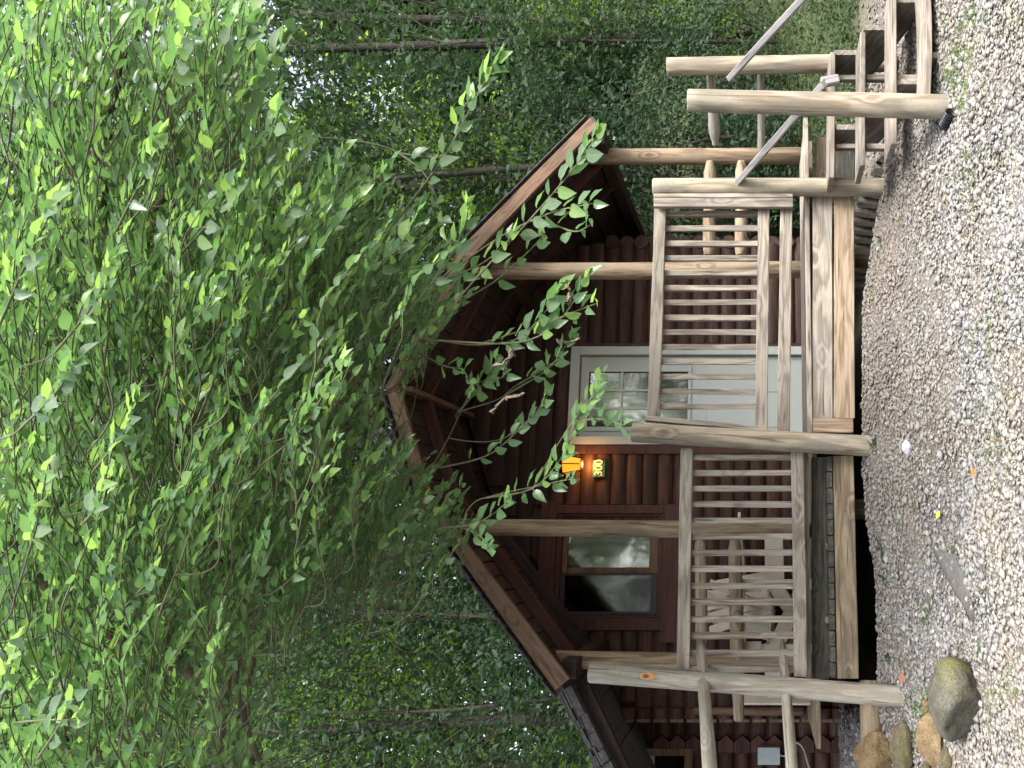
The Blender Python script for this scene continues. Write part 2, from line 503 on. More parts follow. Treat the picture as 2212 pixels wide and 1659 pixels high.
# gravel stones: each stone its own colour
m, nt, bs = mat_new("gravel_stone")
g = N(nt, "ShaderNodeNewGeometry")
c = ramp(nt, g.outputs["Random Per Island"], [(0, (.10, .10, .105)), (.14, (.15, .152, .158)), (.34, (.205, .204, .207)), (.50, (.18, .165, .15)), (.66, (.245, .245, .248)), (.80, (.21, .185, .155)), (.93, (.285, .283, .285)), (.99, (.33, .333, .34)), (1, (.5, .5, .51))])
tc = N(nt, "ShaderNodeTexCoord")
nz = noise_n(nt, tc.outputs["Object"], 90, 4, .6)
c = mixc(nt, math_n(nt, 'MULTIPLY', nz, .45), c, (.15, .148, .145))
pz = noise_n(nt, tc.outputs["Object"], 1.1, 3, .6)
c = mixc(nt, math_n(nt, 'MULTIPLY', ramp(nt, pz, [(.42, 0.0), (.64, 1.0)]), .45), c, (.225, .19, .145))
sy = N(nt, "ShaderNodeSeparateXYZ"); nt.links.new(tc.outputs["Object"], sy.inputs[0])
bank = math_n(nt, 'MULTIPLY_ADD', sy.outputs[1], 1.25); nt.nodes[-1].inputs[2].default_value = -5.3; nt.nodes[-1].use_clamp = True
c = mixc(nt, math_n(nt, 'MULTIPLY', bank, .5), c, (.135, .112, .092))          # browner, dirty stone on the bank, with tree shade painted in
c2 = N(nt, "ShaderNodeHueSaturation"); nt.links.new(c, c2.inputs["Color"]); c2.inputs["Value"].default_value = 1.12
nt.links.new(c2.outputs[0], bs.inputs["Base Color"]); setv(bs, Roughness=.85); bs.inputs["Specular IOR Level"].default_value = .2
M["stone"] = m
m, nt, bs = mat_new("dark_gravel_stone")
g = N(nt, "ShaderNodeNewGeometry")
c = ramp(nt, g.outputs["Random Per Island"], [(0, (.06, .062, .075)), (.5, (.12, .122, .135)), (.85, (.20, .20, .21)), (1, (.33, .32, .30))])
nt.links.new(c, bs.inputs["Base Color"]); setv(bs, Roughness=.9)
M["darkstone"] = m

def rock_mat(name, a, b, moss, amt, side=None):
    m, nt, bs = mat_new(name)
    tc = N(nt, "ShaderNodeTexCoord")
    f = noise_n(nt, tc.outputs["Object"], 11, 7, .7, .8)
    c = mixc(nt, ramp(nt, f, [(.38, 0.0), (.60, 1.0)]), a, b)
    f2 = noise_n(nt, tc.outputs["Object"], 7, 6, .75, .4)
    mk = math_n(nt, 'MULTIPLY', ramp(nt, f2, [(.46, 0.0), (.58, 1.0)]), amt)
    if side:
        sx = N(nt, "ShaderNodeSeparateXYZ"); nt.links.new(tc.outputs["Object"], sx.inputs[0])
        gx_ = math_n(nt, 'MULTIPLY_ADD', sx.outputs[0], 9.0); nt.nodes[-1].inputs[2].default_value = -.45
        nt.nodes[-1].use_clamp = True
        mk = math_n(nt, 'MULTIPLY', mk, gx_)
    c = mixc(nt, mk, c, moss)
    f3 = noise_n(nt, tc.outputs["Object"], 85, 5, .75)
    c = mixc(nt, ramp(nt, f3, [(.40, .0), (.70, .75)]), c, tuple(q * .35 for q in a))
    vo = N(nt, "ShaderNodeTexVoronoi"); nt.links.new(tc.outputs["Object"], vo.inputs["Vector"]); setv(vo, Scale=60)
    c = mixc(nt, math_n(nt, 'MULTIPLY', ramp(nt, vo.outputs["Distance"], [(.08, 1.0), (.16, 0.0)]), .5), c, tuple(min(1, q * 1.7) for q in b))
    nt.links.new(c, bs.inputs["Base Color"]); setv(bs, Roughness=.95)
    bs.inputs["Specular IOR Level"].default_value = .15
    bp = N(nt, "ShaderNodeBump"); setv(bp, Strength=1.0, Distance=.02)
    nt.links.new(math_n(nt, 'ADD', f, math_n(nt, 'MULTIPLY', f3, .5)), bp.inputs["Height"]); nt.links.new(bp.outputs[0], bs.inputs["Normal"])
    return m
M["boulder"] = rock_mat("mossy_grey_stone", (.095, .092, .072), (.165, .158, .128), (.20, .20, .055), .6, side=True)
M["tanrock"] = rock_mat("tan_sandstone", (.17, .115, .065), (.33, .235, .14), (.15, .15, .07), .3)
M["brownrock"] = rock_mat("brown_green_stone", (.115, .092, .06), (.21, .17, .11), (.09, .105, .045), .8)

# ground sheet: gravel grit in the yard, leaf litter and moss on the slopes
m, nt, bs = mat_new("ground_grit_and_litter")
tc = N(nt, "ShaderNodeTexCoord")
at = N(nt, "ShaderNodeAttribute", attribute_name="green")
f = noise_n(nt, tc.outputs["Object"], 38, 5, .7)
f2 = noise_n(nt, tc.outputs["Object"], 2.2, 4, .6)
grit = mixc(nt, ramp(nt, f, [(.35, 0.0), (.65, 1.0)]), (.085, .078, .07), (.19, .178, .16))  # grit kept dark to paint the shadow between stones
grit = mixc(nt, math_n(nt, 'MULTIPLY', ramp(nt, f2, [(.45, 0.0), (.65, 1.0)]), .4), grit, (.17, .135, .10))
lit = mixc(nt, ramp(nt, f, [(.4, 0.0), (.62, 1.0)]), (.045, .07, .028), (.095, .095, .05))
c = mixc(nt, at.outputs["Fac"], grit, lit)
nt.links.new(c, bs.inputs["Base Color"]); setv(bs, Roughness=.95); bs.inputs["Specular IOR Level"].default_value = .1
bp = N(nt, "ShaderNodeBump"); setv(bp, Strength=.9, Distance=.02)
nt.links.new(f, bp.inputs["Height"]); nt.links.new(bp.outputs[0], bs.inputs["Normal"])
M["ground"] = m

# ------------------------------------------------------------------ ground
def axis(a0, a1, step, far):
    mid = list(np.arange(a0, a1 + 1e-6, step))
    lo, hi, q = [], [], step
    x = a0
    while x > -far: q *= 1.35; x -= q; lo.append(x)
    q = step; x = a1
    while x < far: q *= 1.35; x += q; hi.append(x)
    return np.array(lo[::-1] + mid + hi)

gx, gy = axis(-4.5, 4.5, .045, 90), axis(2.0, 9.0, .045, 90)
GX, GY = np.meshgrid(gx, gy)
GZ = ground_z(GX, GY)
for k, (fx, am) in enumerate(((9, .004), (23, .002))):
    GZ = GZ + am * np.sin(GX * fx + 2 * np.sin(GY * fx * .7 + k)) * np.sin(GY * fx * .9 + np.sin(GX * fx * .6))
nx, ny = len(gx), len(gy)
V = np.stack([GX.ravel(), GY.ravel(), GZ.ravel()], 1)
i, j = np.meshgrid(np.arange(nx - 1), np.arange(ny - 1))
a = (j * nx + i).ravel()
T = np.concatenate([np.stack([a, a + 1, a + nx + 1], 1), np.stack([a, a + nx + 1, a + nx], 1)])
ground = tri_mesh("ground", V, T, M["ground"])
tag(ground, kind="structure")
gr = np.maximum(np.maximum(smooth(1.6, 2.6, GX) * smooth(6.9, 7.5, GY), smooth(9.5, 11, GY)), smooth(-3.2, -4.2, GX) * smooth(6, 7, GY))
gr = np.maximum(gr, smooth(2.0, .5, GY) * .0)
atr = ground.data.attributes.new("green", 'FLOAT', 'POINT')
atr.data.foreach_set("value", gr.ravel().astype(np.float32))

# ------------------------------------------------------------------ log cabin
W2, W1, WR = -1.75, -.78, -.45
cabin = thing("log_cabin", UWZ(0, W2, .3), "stained log cabin with a barn shaped porch roof, grey white door and log porch posts", "cabin")
FLOOR = PL(1734, 850, W2).z
uR = uz(PL(1400, 528, W2))[0]
uL = uz(PL(1400, 1527, W2))[0]

# roof outline measured on the front boards (upper = weather edge, lower = soffit edge)
RU = [PL(x, y, WR) for x, y in ((1200, 1491), (903, 1080), (833, 837), (990, 540), (1273, 255))]
RL = [PL(x, y, WR) for x, y in ((1230, 1466), (930, 1072), (859, 828), (1014, 557), (1293, 268))]
ru, rl = [uz(p) for p in RU], [uz(p) for p in RL]
for k in range(4):
    pts = [RL[k], RU[k], RU[k+1], RL[k+1]]
    o = prism("bargeboard", pts, .038, RU[k+1] - RU[k], NDIR, M["barge"], cabin)
WB = -4.6
def uzw(q, w): return UWZ(q[0], w, q[1])
roof = None
for k in range(4):
    a, b = Vector((ru[k][0], 0, ru[k][1])), Vector((ru[k+1][0], 0, ru[k+1][1]))
    d = (b - a).normalized(); nn = Vector((-d.z, 0, d.x))
    if nn.z < 0: nn = -nn
    e0 = -.035 if k == 0 else 0
    e1 = .035 if k == 3 else 0
    a2, b2 = a + d * e0, b + d * e1
    q = [a2 - nn * .035, b2 - nn * .035, b2 + nn * .022, a2 + nn * .022]
    vs = [UWZ(p.x, WR + .018, p.z) for p in q] + [UWZ(p.x, WB, p.z) for p in q]
    if k in (0, 3) and False: pass
    fs = [(0,1,2,3), (7,6,5,4), (0,4,5,1), (1,5,6,2), (2,6,7,3), (3,7,4,0)]
    # sits behind the board: start just behind it except the shingle edge
    vs = [p - NDIR * .060 for p in vs[:4]] + vs[4:]
    rp = mesh_obj("roof_panel", vs, fs, M["shingle"], cabin)
    # three courses of shingles standing proud along the weather edge
    L = (b2 - a2).length
    for j in range(max(2, int(L / .145))):
        t0, t1 = j * .145, min(L, j * .145 + .15)
        p = [a2 + d * t0 + nn * .023, a2 + d * t1 + nn * (.030 if k < 2 else .024)]
        if k < 2: p = [a2 + d * t0 + nn * .024, a2 + d * t1 + nn * .034]
        qq = [p[0], p[1], p[1] + nn * .008, p[0] + nn * .008]
        ww = WR + .012 + random.uniform(-.006, .006)
        vs = [UWZ(z.x, ww, z.z) for z in qq] + [UWZ(z.x, WB, z.z) for z in qq]
        mesh_obj("shingle", vs, fs, M["shingle"], rp)
    # ceiling boards under the slope, running into the porch
    n = int(L / .13)
    for j in range(n):
        c0 = a + d * (L * (j + .5) / n) - nn * .055
        beam("ceiling_board", UWZ(c0.x, WR - .05, c0.z), UWZ(c0.x, W2 - .9, c0.z), L / n - .008, .018,
             (UDIR * nn.x + ZDIR * nn.z) * -1, M["ceil"], rp, bev=.003, at_face=False)
    # rafters
    for w in (-.86, -1.32):
        c0, c1 = a + d * .03 - nn * .10, b - d * .03 - nn * .10
        beam("rafter", UWZ(c0.x, w, c0.z), UWZ(c1.x, w, c1.z), .085, .036, NDIR, M["ceil"] if w < -1 else M["trim"], rp)
# ridge and plate timbers
for (q, dz) in ((ru[1], -.13), (ru[3], -.13)):
    beam("purlin", UWZ(q[0], WR - .06, q[1] + dz), UWZ(q[0], W2 - .05, q[1] + dz), .09, .07, -ZDIR, M["ceil"], cabin, at_face=False)
beam("ridge_beam", UWZ(ru[2][0], WR - .06, ru[2][1] - .12), UWZ(ru[2][0], W2 - .05, ru[2][1] - .12), .04, .10, ZDIR, M["barge"], cabin, at_face=False)

# the wider main roof showing as a dark shingled edge along the left
WM_ = -.80
mo = [PL(x, y, WM_) for x, y in ((800, 940), (978, 1216), (1092, 1362), (1204, 1498), (1288, 1661), (1375, 1850), (1480, 2090))]
mz = [uz(p) for p in mo]
nlay = 4
for k in range(len(mz) - 1):
    a, b = Vector((mz[k][0], 0, mz[k][1])), Vector((mz[k+1][0], 0, mz[k+1][1]))
    d = (b - a).normalized(); nn = Vector((-d.z, 0, d.x))
    if nn.z < 0: nn = -nn
    Lk = (b - a).length
    for t in range(nlay):
        np_ = max(1, int(Lk / .125))
        cut = [0] + [(s_ + .5 * (t % 2) + random.uniform(-.12, .12)) / np_ * Lk for s_ in range(1, np_)] + [Lk]
        for s_ in range(np_):
            o0 = -.020 * t + random.uniform(-.003, .003)
            ww = WM_ - .016 * ((t * 3 + s_) % 3) + random.uniform(-.008, .008)
            th = .05 if t == nlay - 1 else .016
            p0_, p1_ = a + d * (cut[s_] + .002), a + d * (cut[s_ + 1] - .002)
            q = [p0_ + nn * (o0 - th), p1_ + nn * (o0 - th + .003), p1_ + nn * (o0 + .003), p0_ + nn * o0]
            vs = [UWZ(p.x, ww, p.z) for p in q] + [UWZ(p.x, WB, p.z) for p in q]
            mesh_obj("shingle", vs, [(0,1,2,3), (7,6,5,4), (0,4,5,1), (1,5,6,2), (2,6,7,3), (3,7,4,0)], M["shingle"], cabin)
a, b = mz[3], mz[6]
prism("dark_bargeboard", [UWZ(a[0], WM_ - .10, a[1] - .095), UWZ(b[0], WM_ - .10, b[1] - .095), UWZ(b[0], WM_ - .10, b[1] - .24), UWZ(a[0] + .05, WM_ - .10, a[1] - .20)],
      .04, UWZ(b[0], 0, b[1]) - UWZ(a[0], 0, a[1]), NDIR, M["ceil"], cabin)

# front wall backing round the openings, then rounded log boards course by course
def prof_z(u):
    us = [q[0] for q in ru]; zs = [q[1] for q in ru]
    return float(np.interp(u, us, zs, left=-9, right=-9)) - .10
def roof_z(u):
    p = prof_z(u)
    if mz[-1][0] < u < mz[1][0]: p = max(p, main_z(u))
    return p
def main_z(u): return float(np.interp(u, [q[0] for q in mz][::-1], [q[1] for q in mz][::-1])) - .14
def wall_u(z):
    us = np.linspace(mz[-1][0] + .01, ru[4][0], 400)
    ok = [u for u in us if roof_z(u) > z]
    return (ok[0], ok[-1]) if ok else None
def prof_u(z):
    """interval of u under the roof at height z"""
    us = np.linspace(ru[0][0], ru[4][0], 400)
    zz = np.interp(us, [q[0] for q in ru], [q[1] for q in ru]) - .10
    ok = us[zz > z]
    return (ok[0], ok[-1]) if len(ok) else None
U = lambda y, w=W2: uz(PL(1500, y, w))[0]
def Z(x, y, w=W2): return PL(x, y, w).z
dO = (U(982), U(742), FLOOR - .05, Z(1222, 855))           # door opening with trim: u0,u1,z0,z1
wO = (U(1362), U(1090), Z(1467, 1225), Z(1166, 1225))      # window opening with trim
zbase = FLOOR - .35
hz = max(dO[3], wO[3])
top = prof_u(dO[3] + .25)
boxes = [(wO[1], dO[0], -W2 + .03, -W2 + .1, zbase, max(dO[3], wO[3])),
         (dO[1], uR, -W2 + .03, -W2 + .1, zbase, max(dO[3], wO[3])), (wO[0], wO[1], -W2 + .03, -W2 + .1, zbase, wO[2]),
         (dO[0], dO[1], -W2 + .03, -W2 + .1, zbase, dO[2])]
if dO[3] < hz: boxes.append((dO[0], dO[1], -W2 + .03, -W2 + .1, dO[3], hz))
if wO[3] < hz: boxes.append((wO[0], wO[1], -W2 + .03, -W2 + .1, wO[3], hz))
wall = boxes_mesh("front_wall", boxes, M["siding"], cabin, FM)
lu = [u for u in np.linspace(uL, wO[0], 30)]
prism("wall_end", [UWZ(wO[0], W2 - .03, zbase), UWZ(wO[0], W2 - .03, min(hz, roof_z(wO[0])))] + [UWZ(u, W2 - .03, min(hz, roof_z(u))) for u in lu[::-1][1:]] + [UWZ(uL, W2 - .03, zbase)], .07, UDIR, NDIR, M["siding"], cabin)
gp = [UWZ(u, W2 - .031, prof_z(u)) for u in np.linspace(*prof_u(hz), 25)]
gp = [UWZ(prof_u(hz)[0], W2 - .031, hz)] + gp[1:-1] + [UWZ(prof_u(hz)[1], W2 - .031, hz)]
prism("gable_wall", gp, .07, UDIR, NDIR, M["gable"], cabin)

PIT = .137
def dlog(name, u0, u1, z, w, parent, pit=PIT, mat=None, depth=.026):
    L = u1 - u0
    prof = []
    for k in range(7):
        t = -1 + 2 * k / 6
        prof.append((t * (pit / 2 - .002), depth * (1 - abs(t) ** 2.6) + .004))
    prof = [(prof[0][0], -.03)] + prof + [(prof[-1][0], -.03)]
    n = len(prof)
    nx_ = max(2, int(L / .5))
    vs, fs = [], []
    ph = random.random() * 9
    for i in range(nx_ + 1):
        x = -L / 2 + L * i / nx_
        for (y, zz) in prof: vs.append((x, y + .0025 * math.sin(x * 3 + ph), zz + .002 * math.sin(x * 5 + ph)))
    for i in range(nx_):
        for k in range(n): fs.append((i*n+k, i*n+(k+1) % n, (i+1)*n+(k+1) % n, (i+1)*n+k))
    fs.append(tuple(range(n-1, -1, -1))); fs.append(tuple(nx_*n+k for k in range(n)))
    o = mesh_obj(name, vs, fs, mat or M["siding"], parent, frame(UWZ((u0 + u1) / 2, w, z), UDIR, NDIR))
    return o

z = zbase + PIT / 2
while z < ru[2][1] - .2:
    iv = wall_u(z + PIT / 2)
    if iv is None: break
    lo, hi = (max(uL, iv[0]), min(uR, iv[1])) if z > hz + .9 else (max(uL, iv[0]), min(uR, iv[1]))
    segs = [(lo, hi)]
    for (a, b, z0, z1) in (dO, wO):
        if z0 - PIT * .35 < z < z1 + PIT * .25:
            ns = []
            for (p, q) in segs:
                if b <= p or a >= q: ns.append((p, q))
                else:
                    if a - p > .03: ns.append((p, a))
                    if q - b > .03: ns.append((b, q))
            segs = ns
    for (p, q) in segs:
        if q - p > .04: dlog("log", p, q, z, W2, wall, depth=.026 if z < hz - .02 else .010, mat=None if z < hz - .02 else M["gable"])
    z += PIT
# side, back and inside of the cabin
zt = main_z(uL) - .02
boxes_mesh("side_wall", [(uR - .10, uR - .03, -W2 + .11, -WB, zbase, Z(1340, 524)), (uL + .03, uL + .10, -W2 + .11, -WB, zbase, zt)], M["siding"], cabin, FM)
bp_ = [UWZ(u, WB + .1, prof_z(u)) for u in np.linspace(max(uL, ru[0][0] + .25), uR, 25)]
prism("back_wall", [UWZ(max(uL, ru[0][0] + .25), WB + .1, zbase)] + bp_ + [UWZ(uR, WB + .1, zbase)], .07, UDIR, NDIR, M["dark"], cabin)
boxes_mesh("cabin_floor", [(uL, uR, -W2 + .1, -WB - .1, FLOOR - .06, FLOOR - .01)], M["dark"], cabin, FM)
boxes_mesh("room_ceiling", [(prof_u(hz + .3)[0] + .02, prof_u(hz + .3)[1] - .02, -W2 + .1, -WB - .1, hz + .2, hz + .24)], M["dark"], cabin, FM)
# round log ends at the right corner, notched ends at the left corner
z = zbase + PIT / 2
k = 0
while z < Z(1305, 524):
    log("log_end", UWZ(uR + .012, W2 + .02 + .02 * (k % 2), z), UWZ(uR + .012, W2 - .4, z), .068, .066, M["siding"], cabin, seg=12, rings=3)
    z += PIT; k += 1
z = zbase + PIT / 2
k = 0
while z < Z(1270, 1535):
    dlog("log_end", uL - .085, uL - .002, z, W2 + .012 + .006 * (k % 2), cabin, depth=.045)
    bx = [(-.012, .012, -.055, .055, -.03, .035)]
    boxes_mesh("notch_trim", bx, M["barge"], cabin, frame(UWZ(uL - .098, W2 + .02, z - .01), UDIR, NDIR))
    z += PIT; k += 1
# rear wing to the left with scalloped log ends and a small window
wW = -1.95
uW1, uW0 = U(1600, wW), U(1850, wW)
uWin0, uWin1 = U(1700, wW), U(1606, wW)
zW0, zW1 = Z(1497, 1640, wW), Z(1322, 1640, wW)
wing = boxes_mesh("wing_wall", [(uW0, uL - .1, -wW + .04, -wW + .1, zbase, zW0), (uW1 - .1, uL - .1, -wW + .04, -wW + .1, zW1, main_z(uW1 - .1)),
                                (uWin1, uL - .1, -wW + .04, -wW + .1, zW0, zW1), (uW0, uWin0, -wW + .04, -wW + .1, zW0, zW1),
                                (uW0, uL - .1, -wW + .5, -wW + .55, zbase, zW1)], M["siding"], cabin, FM)
z = zbase + PIT / 2
k = 0
while z < main_z(uW1) - .03:
    dlog("log", U(1592, wW), uL - .1, z, wW - .03, wing)
    a1 = uWin1 + .0 if zW0 - .05 < z < zW1 + .05 else uW0
    # wing logs with pointed ends
    u1_ = uW1
    pts = [(-.085, -PIT/2 + .004), (.0, -PIT/2 + .004), (.055, 0), (.0, PIT/2 - .004), (-.085, PIT/2 - .004)]
    prism("log_tip", [UWZ(u1_ + x, wW + .045, z + y) for x, y in pts], .08, UDIR, NDIR, M["trim"] if k % 3 else M["siding"], wing)
    if z < zW0 - .06: dlog("log", uW0, u1_ - .087, z, wW, wing, depth=.05)
    elif z < zW1 + .02: dlog("log", uW0, uWin0 - .01, z, wW, wing, depth=.05)
    z += PIT; k += 1
win2 = boxes_mesh("side_window", [(uWin0, uWin1 - .03, -wW - .05, -wW + .02, zW1 - .06, zW1), (uWin0, uWin1 - .03, -wW - .05, -wW + .02, zW0, zW0 + .07),
                                  (uWin1 - .085, uWin1 - .03, -wW - .052, -wW + .02, zW0 + .071, zW1 - .061)], M["barge"], cabin, FM)
boxes_mesh("pane", [(uWin0, uWin1 - .085, -wW - .012, -wW - .006, zW0 + .07, zW1 - .06)], M["screenglass"], win2, FM)
boxes_mesh("sash", [(uWin0, uWin1 - .087, -wW - .03, -wW - .014, (zW0 + zW1) / 2 - .02, (zW0 + zW1) / 2 + .02)], M["galv"], win2, FM)

# ---- door
wD = W2 - .005
def BX(x0, x1, y0, y1, wf, t, wref=W2):
    """box given in photo measures on the wall plane: x0..x1 down, y0..y1 (left = larger y), front face at wf, thickness t"""
    return (U(y1, wref), U(y0, wref), -wf, -wf + t, Z(x1, (y0+y1)/2, wref), Z(x0, (y0+y1)/2, wref))
dzT = lambda x: Z(x, 855)
def dbox(name, lst, mat, parent): return boxes_mesh(name, lst, mat, parent, FM)
def DB(x0, x1, y0, y1, wf, t): return (U(y1), U(y0), -wf, -wf + t, dzT(x1), dzT(x0))
door = dbox("door", [DB(1253, 1266, 770, 942, wD, .045), DB(1487, 1733, 770, 942, wD, .045), DB(1266.2, 1486.8, 770, 800, wD, .045), DB(1266.2, 1486.8, 925, 942, wD, .045)], M["door"], cabin)
dbox("door_frame", [DB(1232, 1251, 751, 961, W2 + .05, .09), DB(1251.3, 1735, 751, 768, W2 + .048, .09), DB(1251.3, 1735, 944, 961, W2 + .048, .09)], M["door"], door)
dbox("glazing_bead", [DB(1261, 1271, 794, 931, wD + .014, .02), DB(1486, 1493, 794, 931, wD + .014, .02), DB(1271.3, 1485.7, 794, 803, wD + .0135, .02), DB(1271.3, 1485.7, 922, 931, wD + .0135, .02)], M["door"], door)
ys = [803.5, 843, 882, 921.5]; xs = [1271.5, 1343, 1414.5, 1485.5]
for yy in ys[1:3]: dbox("muntin", [DB(1271.5, 1485.5, yy - 2.2, yy + 2.2, wD + .010, .014)], M["door"], door)
for xx in xs[1:3]:
    for q in range(3): dbox("muntin", [DB(xx - 2.2, xx + 2.2, ys[q] + 2.4 if q else ys[q], ys[q+1] - 2.4 if q < 2 else ys[q+1], wD + .009, .012)], M["door"], door)
for p in range(3):
    for q in range(3):
        dbox("pane", [DB(xs[p] + 2, xs[p+1] - 2, ys[q] + 2, ys[q+1] - 2, wD - .008, .004)], M["glass"], door)
for (y0, y1) in ((788, 846), (864, 922)):
    dbox("raised_panel", [DB(1528, 1690, y0, y1, wD + .008, .01), DB(1520, 1526, y0 - 7, y1 + 7, wD + .005, .008), DB(1692, 1698, y0 - 7, y1 + 7, wD + .005, .008)], M["door"], door)
o = log("door_knob", UWZ(U(930), wD, dzT(1545)), UWZ(U(930), wD + .06, dzT(1545)), .028, .024, M["black"], door, seg=12, rings=4, rough=0)
dbox("door_trim", [DB(1222, 1735, 963, 981, W2 + .045, .09)], M["trim"], cabin)
dbox("door_trim", [DB(1222, 1735, 743, 749.5, W2 + .03, .07)], M["trim"], cabin)
dbox("door_sill", [DB(1733.5, 1741, 745, 965, W2 + .10, .16)], M["oldbeam"], cabin)

# pleated curtain as a folded sheet
def curtain(name, u0, u1, z0, z1, w, label, fold=.05, amp=.012, vertical=True, parent=None):
    n, mz_ = 46, 8
    vs, fs = [], []
    for r in range(mz_ + 1):
        for k in range(n + 1):
            u = u0 + (u1 - u0) * k / n; zz = z0 + (z1 - z0) * r / mz_
            vs.append(UWZ(u, w + amp * math.sin(u / fold * 6.283 + .8 * math.sin(zz * 5)) + .004 * math.sin(zz * 23 + u * 9), zz))
    for r in range(mz_):
        for k in range(n): fs.append((r*(n+1)+k, r*(n+1)+k+1, (r+1)*(n+1)+k+1, (r+1)*(n+1)+k))
    o = mesh_obj(name, vs, fs, M["curtain"], parent, smooth_=True)
    so = o.modifiers.new("cloth", 'SOLIDIFY'); so.thickness = .003
    return tag(o, label, "curtain")
curtain("door_curtain", U(908), U(846), dzT(1490), dzT(1262), wD - .035, "pale gathered curtain behind the small panes of the door", .05, .010)

# ---- window
WX = lambda x0, x1, y0, y1, wf, t: (U(y1), U(y0), -wf, -wf + t, Z(x1, 1225), Z(x0, 1225))
dbox("window_trim", [WX(1166, 1201, 1082, 1378, W2 + .05, .08)], M["trim"], cabin)
dbox("window_trim", [WX(1432, 1467, 1090, 1386, W2 + .05, .08)], M["trim"], cabin)
dbox("window_trim", [WX(1201.5, 1431.5, 1091, 1109, W2 + .045, .08)], M["trim"], cabin)
dbox("window_trim", [WX(1201.5, 1431.5, 1334, 1360, W2 + .045, .08)], M["trim"], cabin)
win = dbox("window", [WX(1202, 1212, 1109.5, 1333.5, W2 + .03, .08), WX(1421, 1431, 1109.5, 1333.5, W2 + .03, .08), WX(1212.5, 1420.5, 1109.5, 1116, W2 + .029, .08), WX(1212.5, 1420.5, 1328, 1333.5, W2 + .029, .08)], M["trim"], cabin)
dbox("inner_sash", [WX(1213, 1224, 1117, 1238, W2 - .005, .035), WX(1402, 1420, 1117, 1238, W2 - .005, .035), WX(1224.3, 1401.7, 1117, 1128, W2 - .006, .035), WX(1224.3, 1401.7, 1226, 1238, W2 - .006, .035)], M["barge"], win)
dbox("pane", [WX(1223, 1403, 1127, 1227, W2 - .02, .004)], M["glass"], win)
dbox("outer_sash", [WX(1213, 1222, 1239, 1327, W2 + .015, .018), WX(1408, 1420, 1239, 1327, W2 + .015, .018), WX(1222.3, 1407.7, 1239, 1243, W2 + .014, .018), WX(1222.3, 1407.7, 1321, 1327, W2 + .014, .018)], M["screen"], win)
dbox("screened_pane", [WX(1221, 1409, 1242, 1322, W2 + .003, .004)], M["screenglass"], win)
curtain("window_curtain", U(1272), U(1128), Z(1404, 1225), Z(1222, 1225), W2 - .045, "pale sheer curtain drawn behind the sliding window", .09, .014)

# ---- porch floor, posts, log rails
for k in range(9):
    w = W1 - .12 + .14 - k * .13 * .9
    w = -.64 - k * .118
    if w - .1 < W2: break
    beam("floor_board", UWZ(uL - .05, w - .055, FLOOR - .004), UWZ(uR + .45, w - .055, FLOOR - .004), .108, .035, ZDIR, M["oldbeam"], cabin)
def porch_post(xt, yt, xb, yb, w, r, mat):
    a, b = PL(xt, yt, w), PL(xb, yb, w)
    return log("porch_post", b, a, r, r * .96, mat, cabin, rough=.05, bend=.006)
pb = 1752
porch_post(1262, 337.5, pb, 336, W1, .069, M["porchlog"])
porch_post(1010, 585, pb, 582, W1, .070, M["porchlog"])
porch_post(945, 1137, pb, 1144, W1, .064, M["porchlog"])
porch_post(1190, 1424, pb, 1431, W1, .066, M["porchlog"])
def rail_log(a, b, da, db, r, tap, n="log_rail"):
    return log(n, PX(a[0], a[1], da), PX(b[0], b[1], db), r * .97, r, M["porchrail"], cabin, rough=.07, taper_ends=tap, rings=18)
dR0, dR1 = PL(1530, 352, W1).y - .02, PL(1530, 552, W1).y + .03
rail_log((1531, 552), (1534, 349), dR1, dR0, .052, {1: (.09, .62), 0: (.06, .8)})
rail_log((1600, 552), (1602, 349), dR1, dR0, .051, {1: (.08, .7), 0: (.06, .8)})
dL0, dL1 = PL(1530, 1166, W1).y - .02, PL(1530, 1400, W1).y
rail_log((1513, 1166), (1516, 1405), dL0, dL1, .046, {0: (.05, .75), 1: (.10, .6)})
rail_log((1587, 1166), (1596, 1556), dL0, PL(1590, 1556, W1).y, .052, {0: (.05, .75), 1: (.30, .7)})
# wall-foot log and corner stub at the left
log("sill_log", UWZ(uL - .02, W2 + .07, Z(1735, 1540)), UWZ(uL - .02, W2 + .07, Z(1500, 1540)), .035, .03, M["barge"], cabin, rings=6)
beam("plate_beam", UWZ(ru[4][0] - .10, WR - .10, rl[4][1] + .02), UWZ(ru[4][0] - .10, WB + .2, rl[4][1] + .02), .10, .13, UDIR, M["ceil"], cabin, at_face=False)
beam("plate_beam", UWZ(ru[0][0] + .12, WR - .10, rl[0][1] + .03), UWZ(ru[0][0] + .12, WB + .2, rl[0][1] + .03), .10, .13, UDIR, M["ceil"], cabin, at_face=False)
log("door_bolt", PL(1340, 325, W1) + NDIR * .0, PL(1398, 322, W1), .006, .006, M["black"], cabin, seg=6, rings=3)

# ---- wall lantern and number sign
lp = UWZ(U(1006), W2 + .125, Z(1250, 1006))
lant = thing("wall_lantern", lp, "lit amber wall lantern beside the door above the number sign", "lantern")
lz0, lz1 = Z(1265, 1006), Z(1232, 1006)
def frust(name, z0, r0, z1, r1, mat, parent, n=6, wc=.125):
    vs = []
    for zz, r in ((z0, r0), (z1, r1)):
        for k in range(n):
            a = 6.2832 * (k + .5) / n
            p = UWZ(U(1006) + r * math.cos(a), W2 + wc + r * math.sin(a), zz); vs.append(p)
    fs = [tuple(range(n)), tuple(range(2*n-1, n-1, -1))] + [(k, n + k, n + (k+1) % n, (k+1) % n) for k in range(n)]
    return mesh_obj(name, vs, fs, mat, parent)
frust("glass_shade", lz0 + .012, .058, lz1 + .02, .088, M["amber"], lant)
frust("bottom_plate", lz0 - .004, .040, lz0 + .010, .064, M["black"], lant)
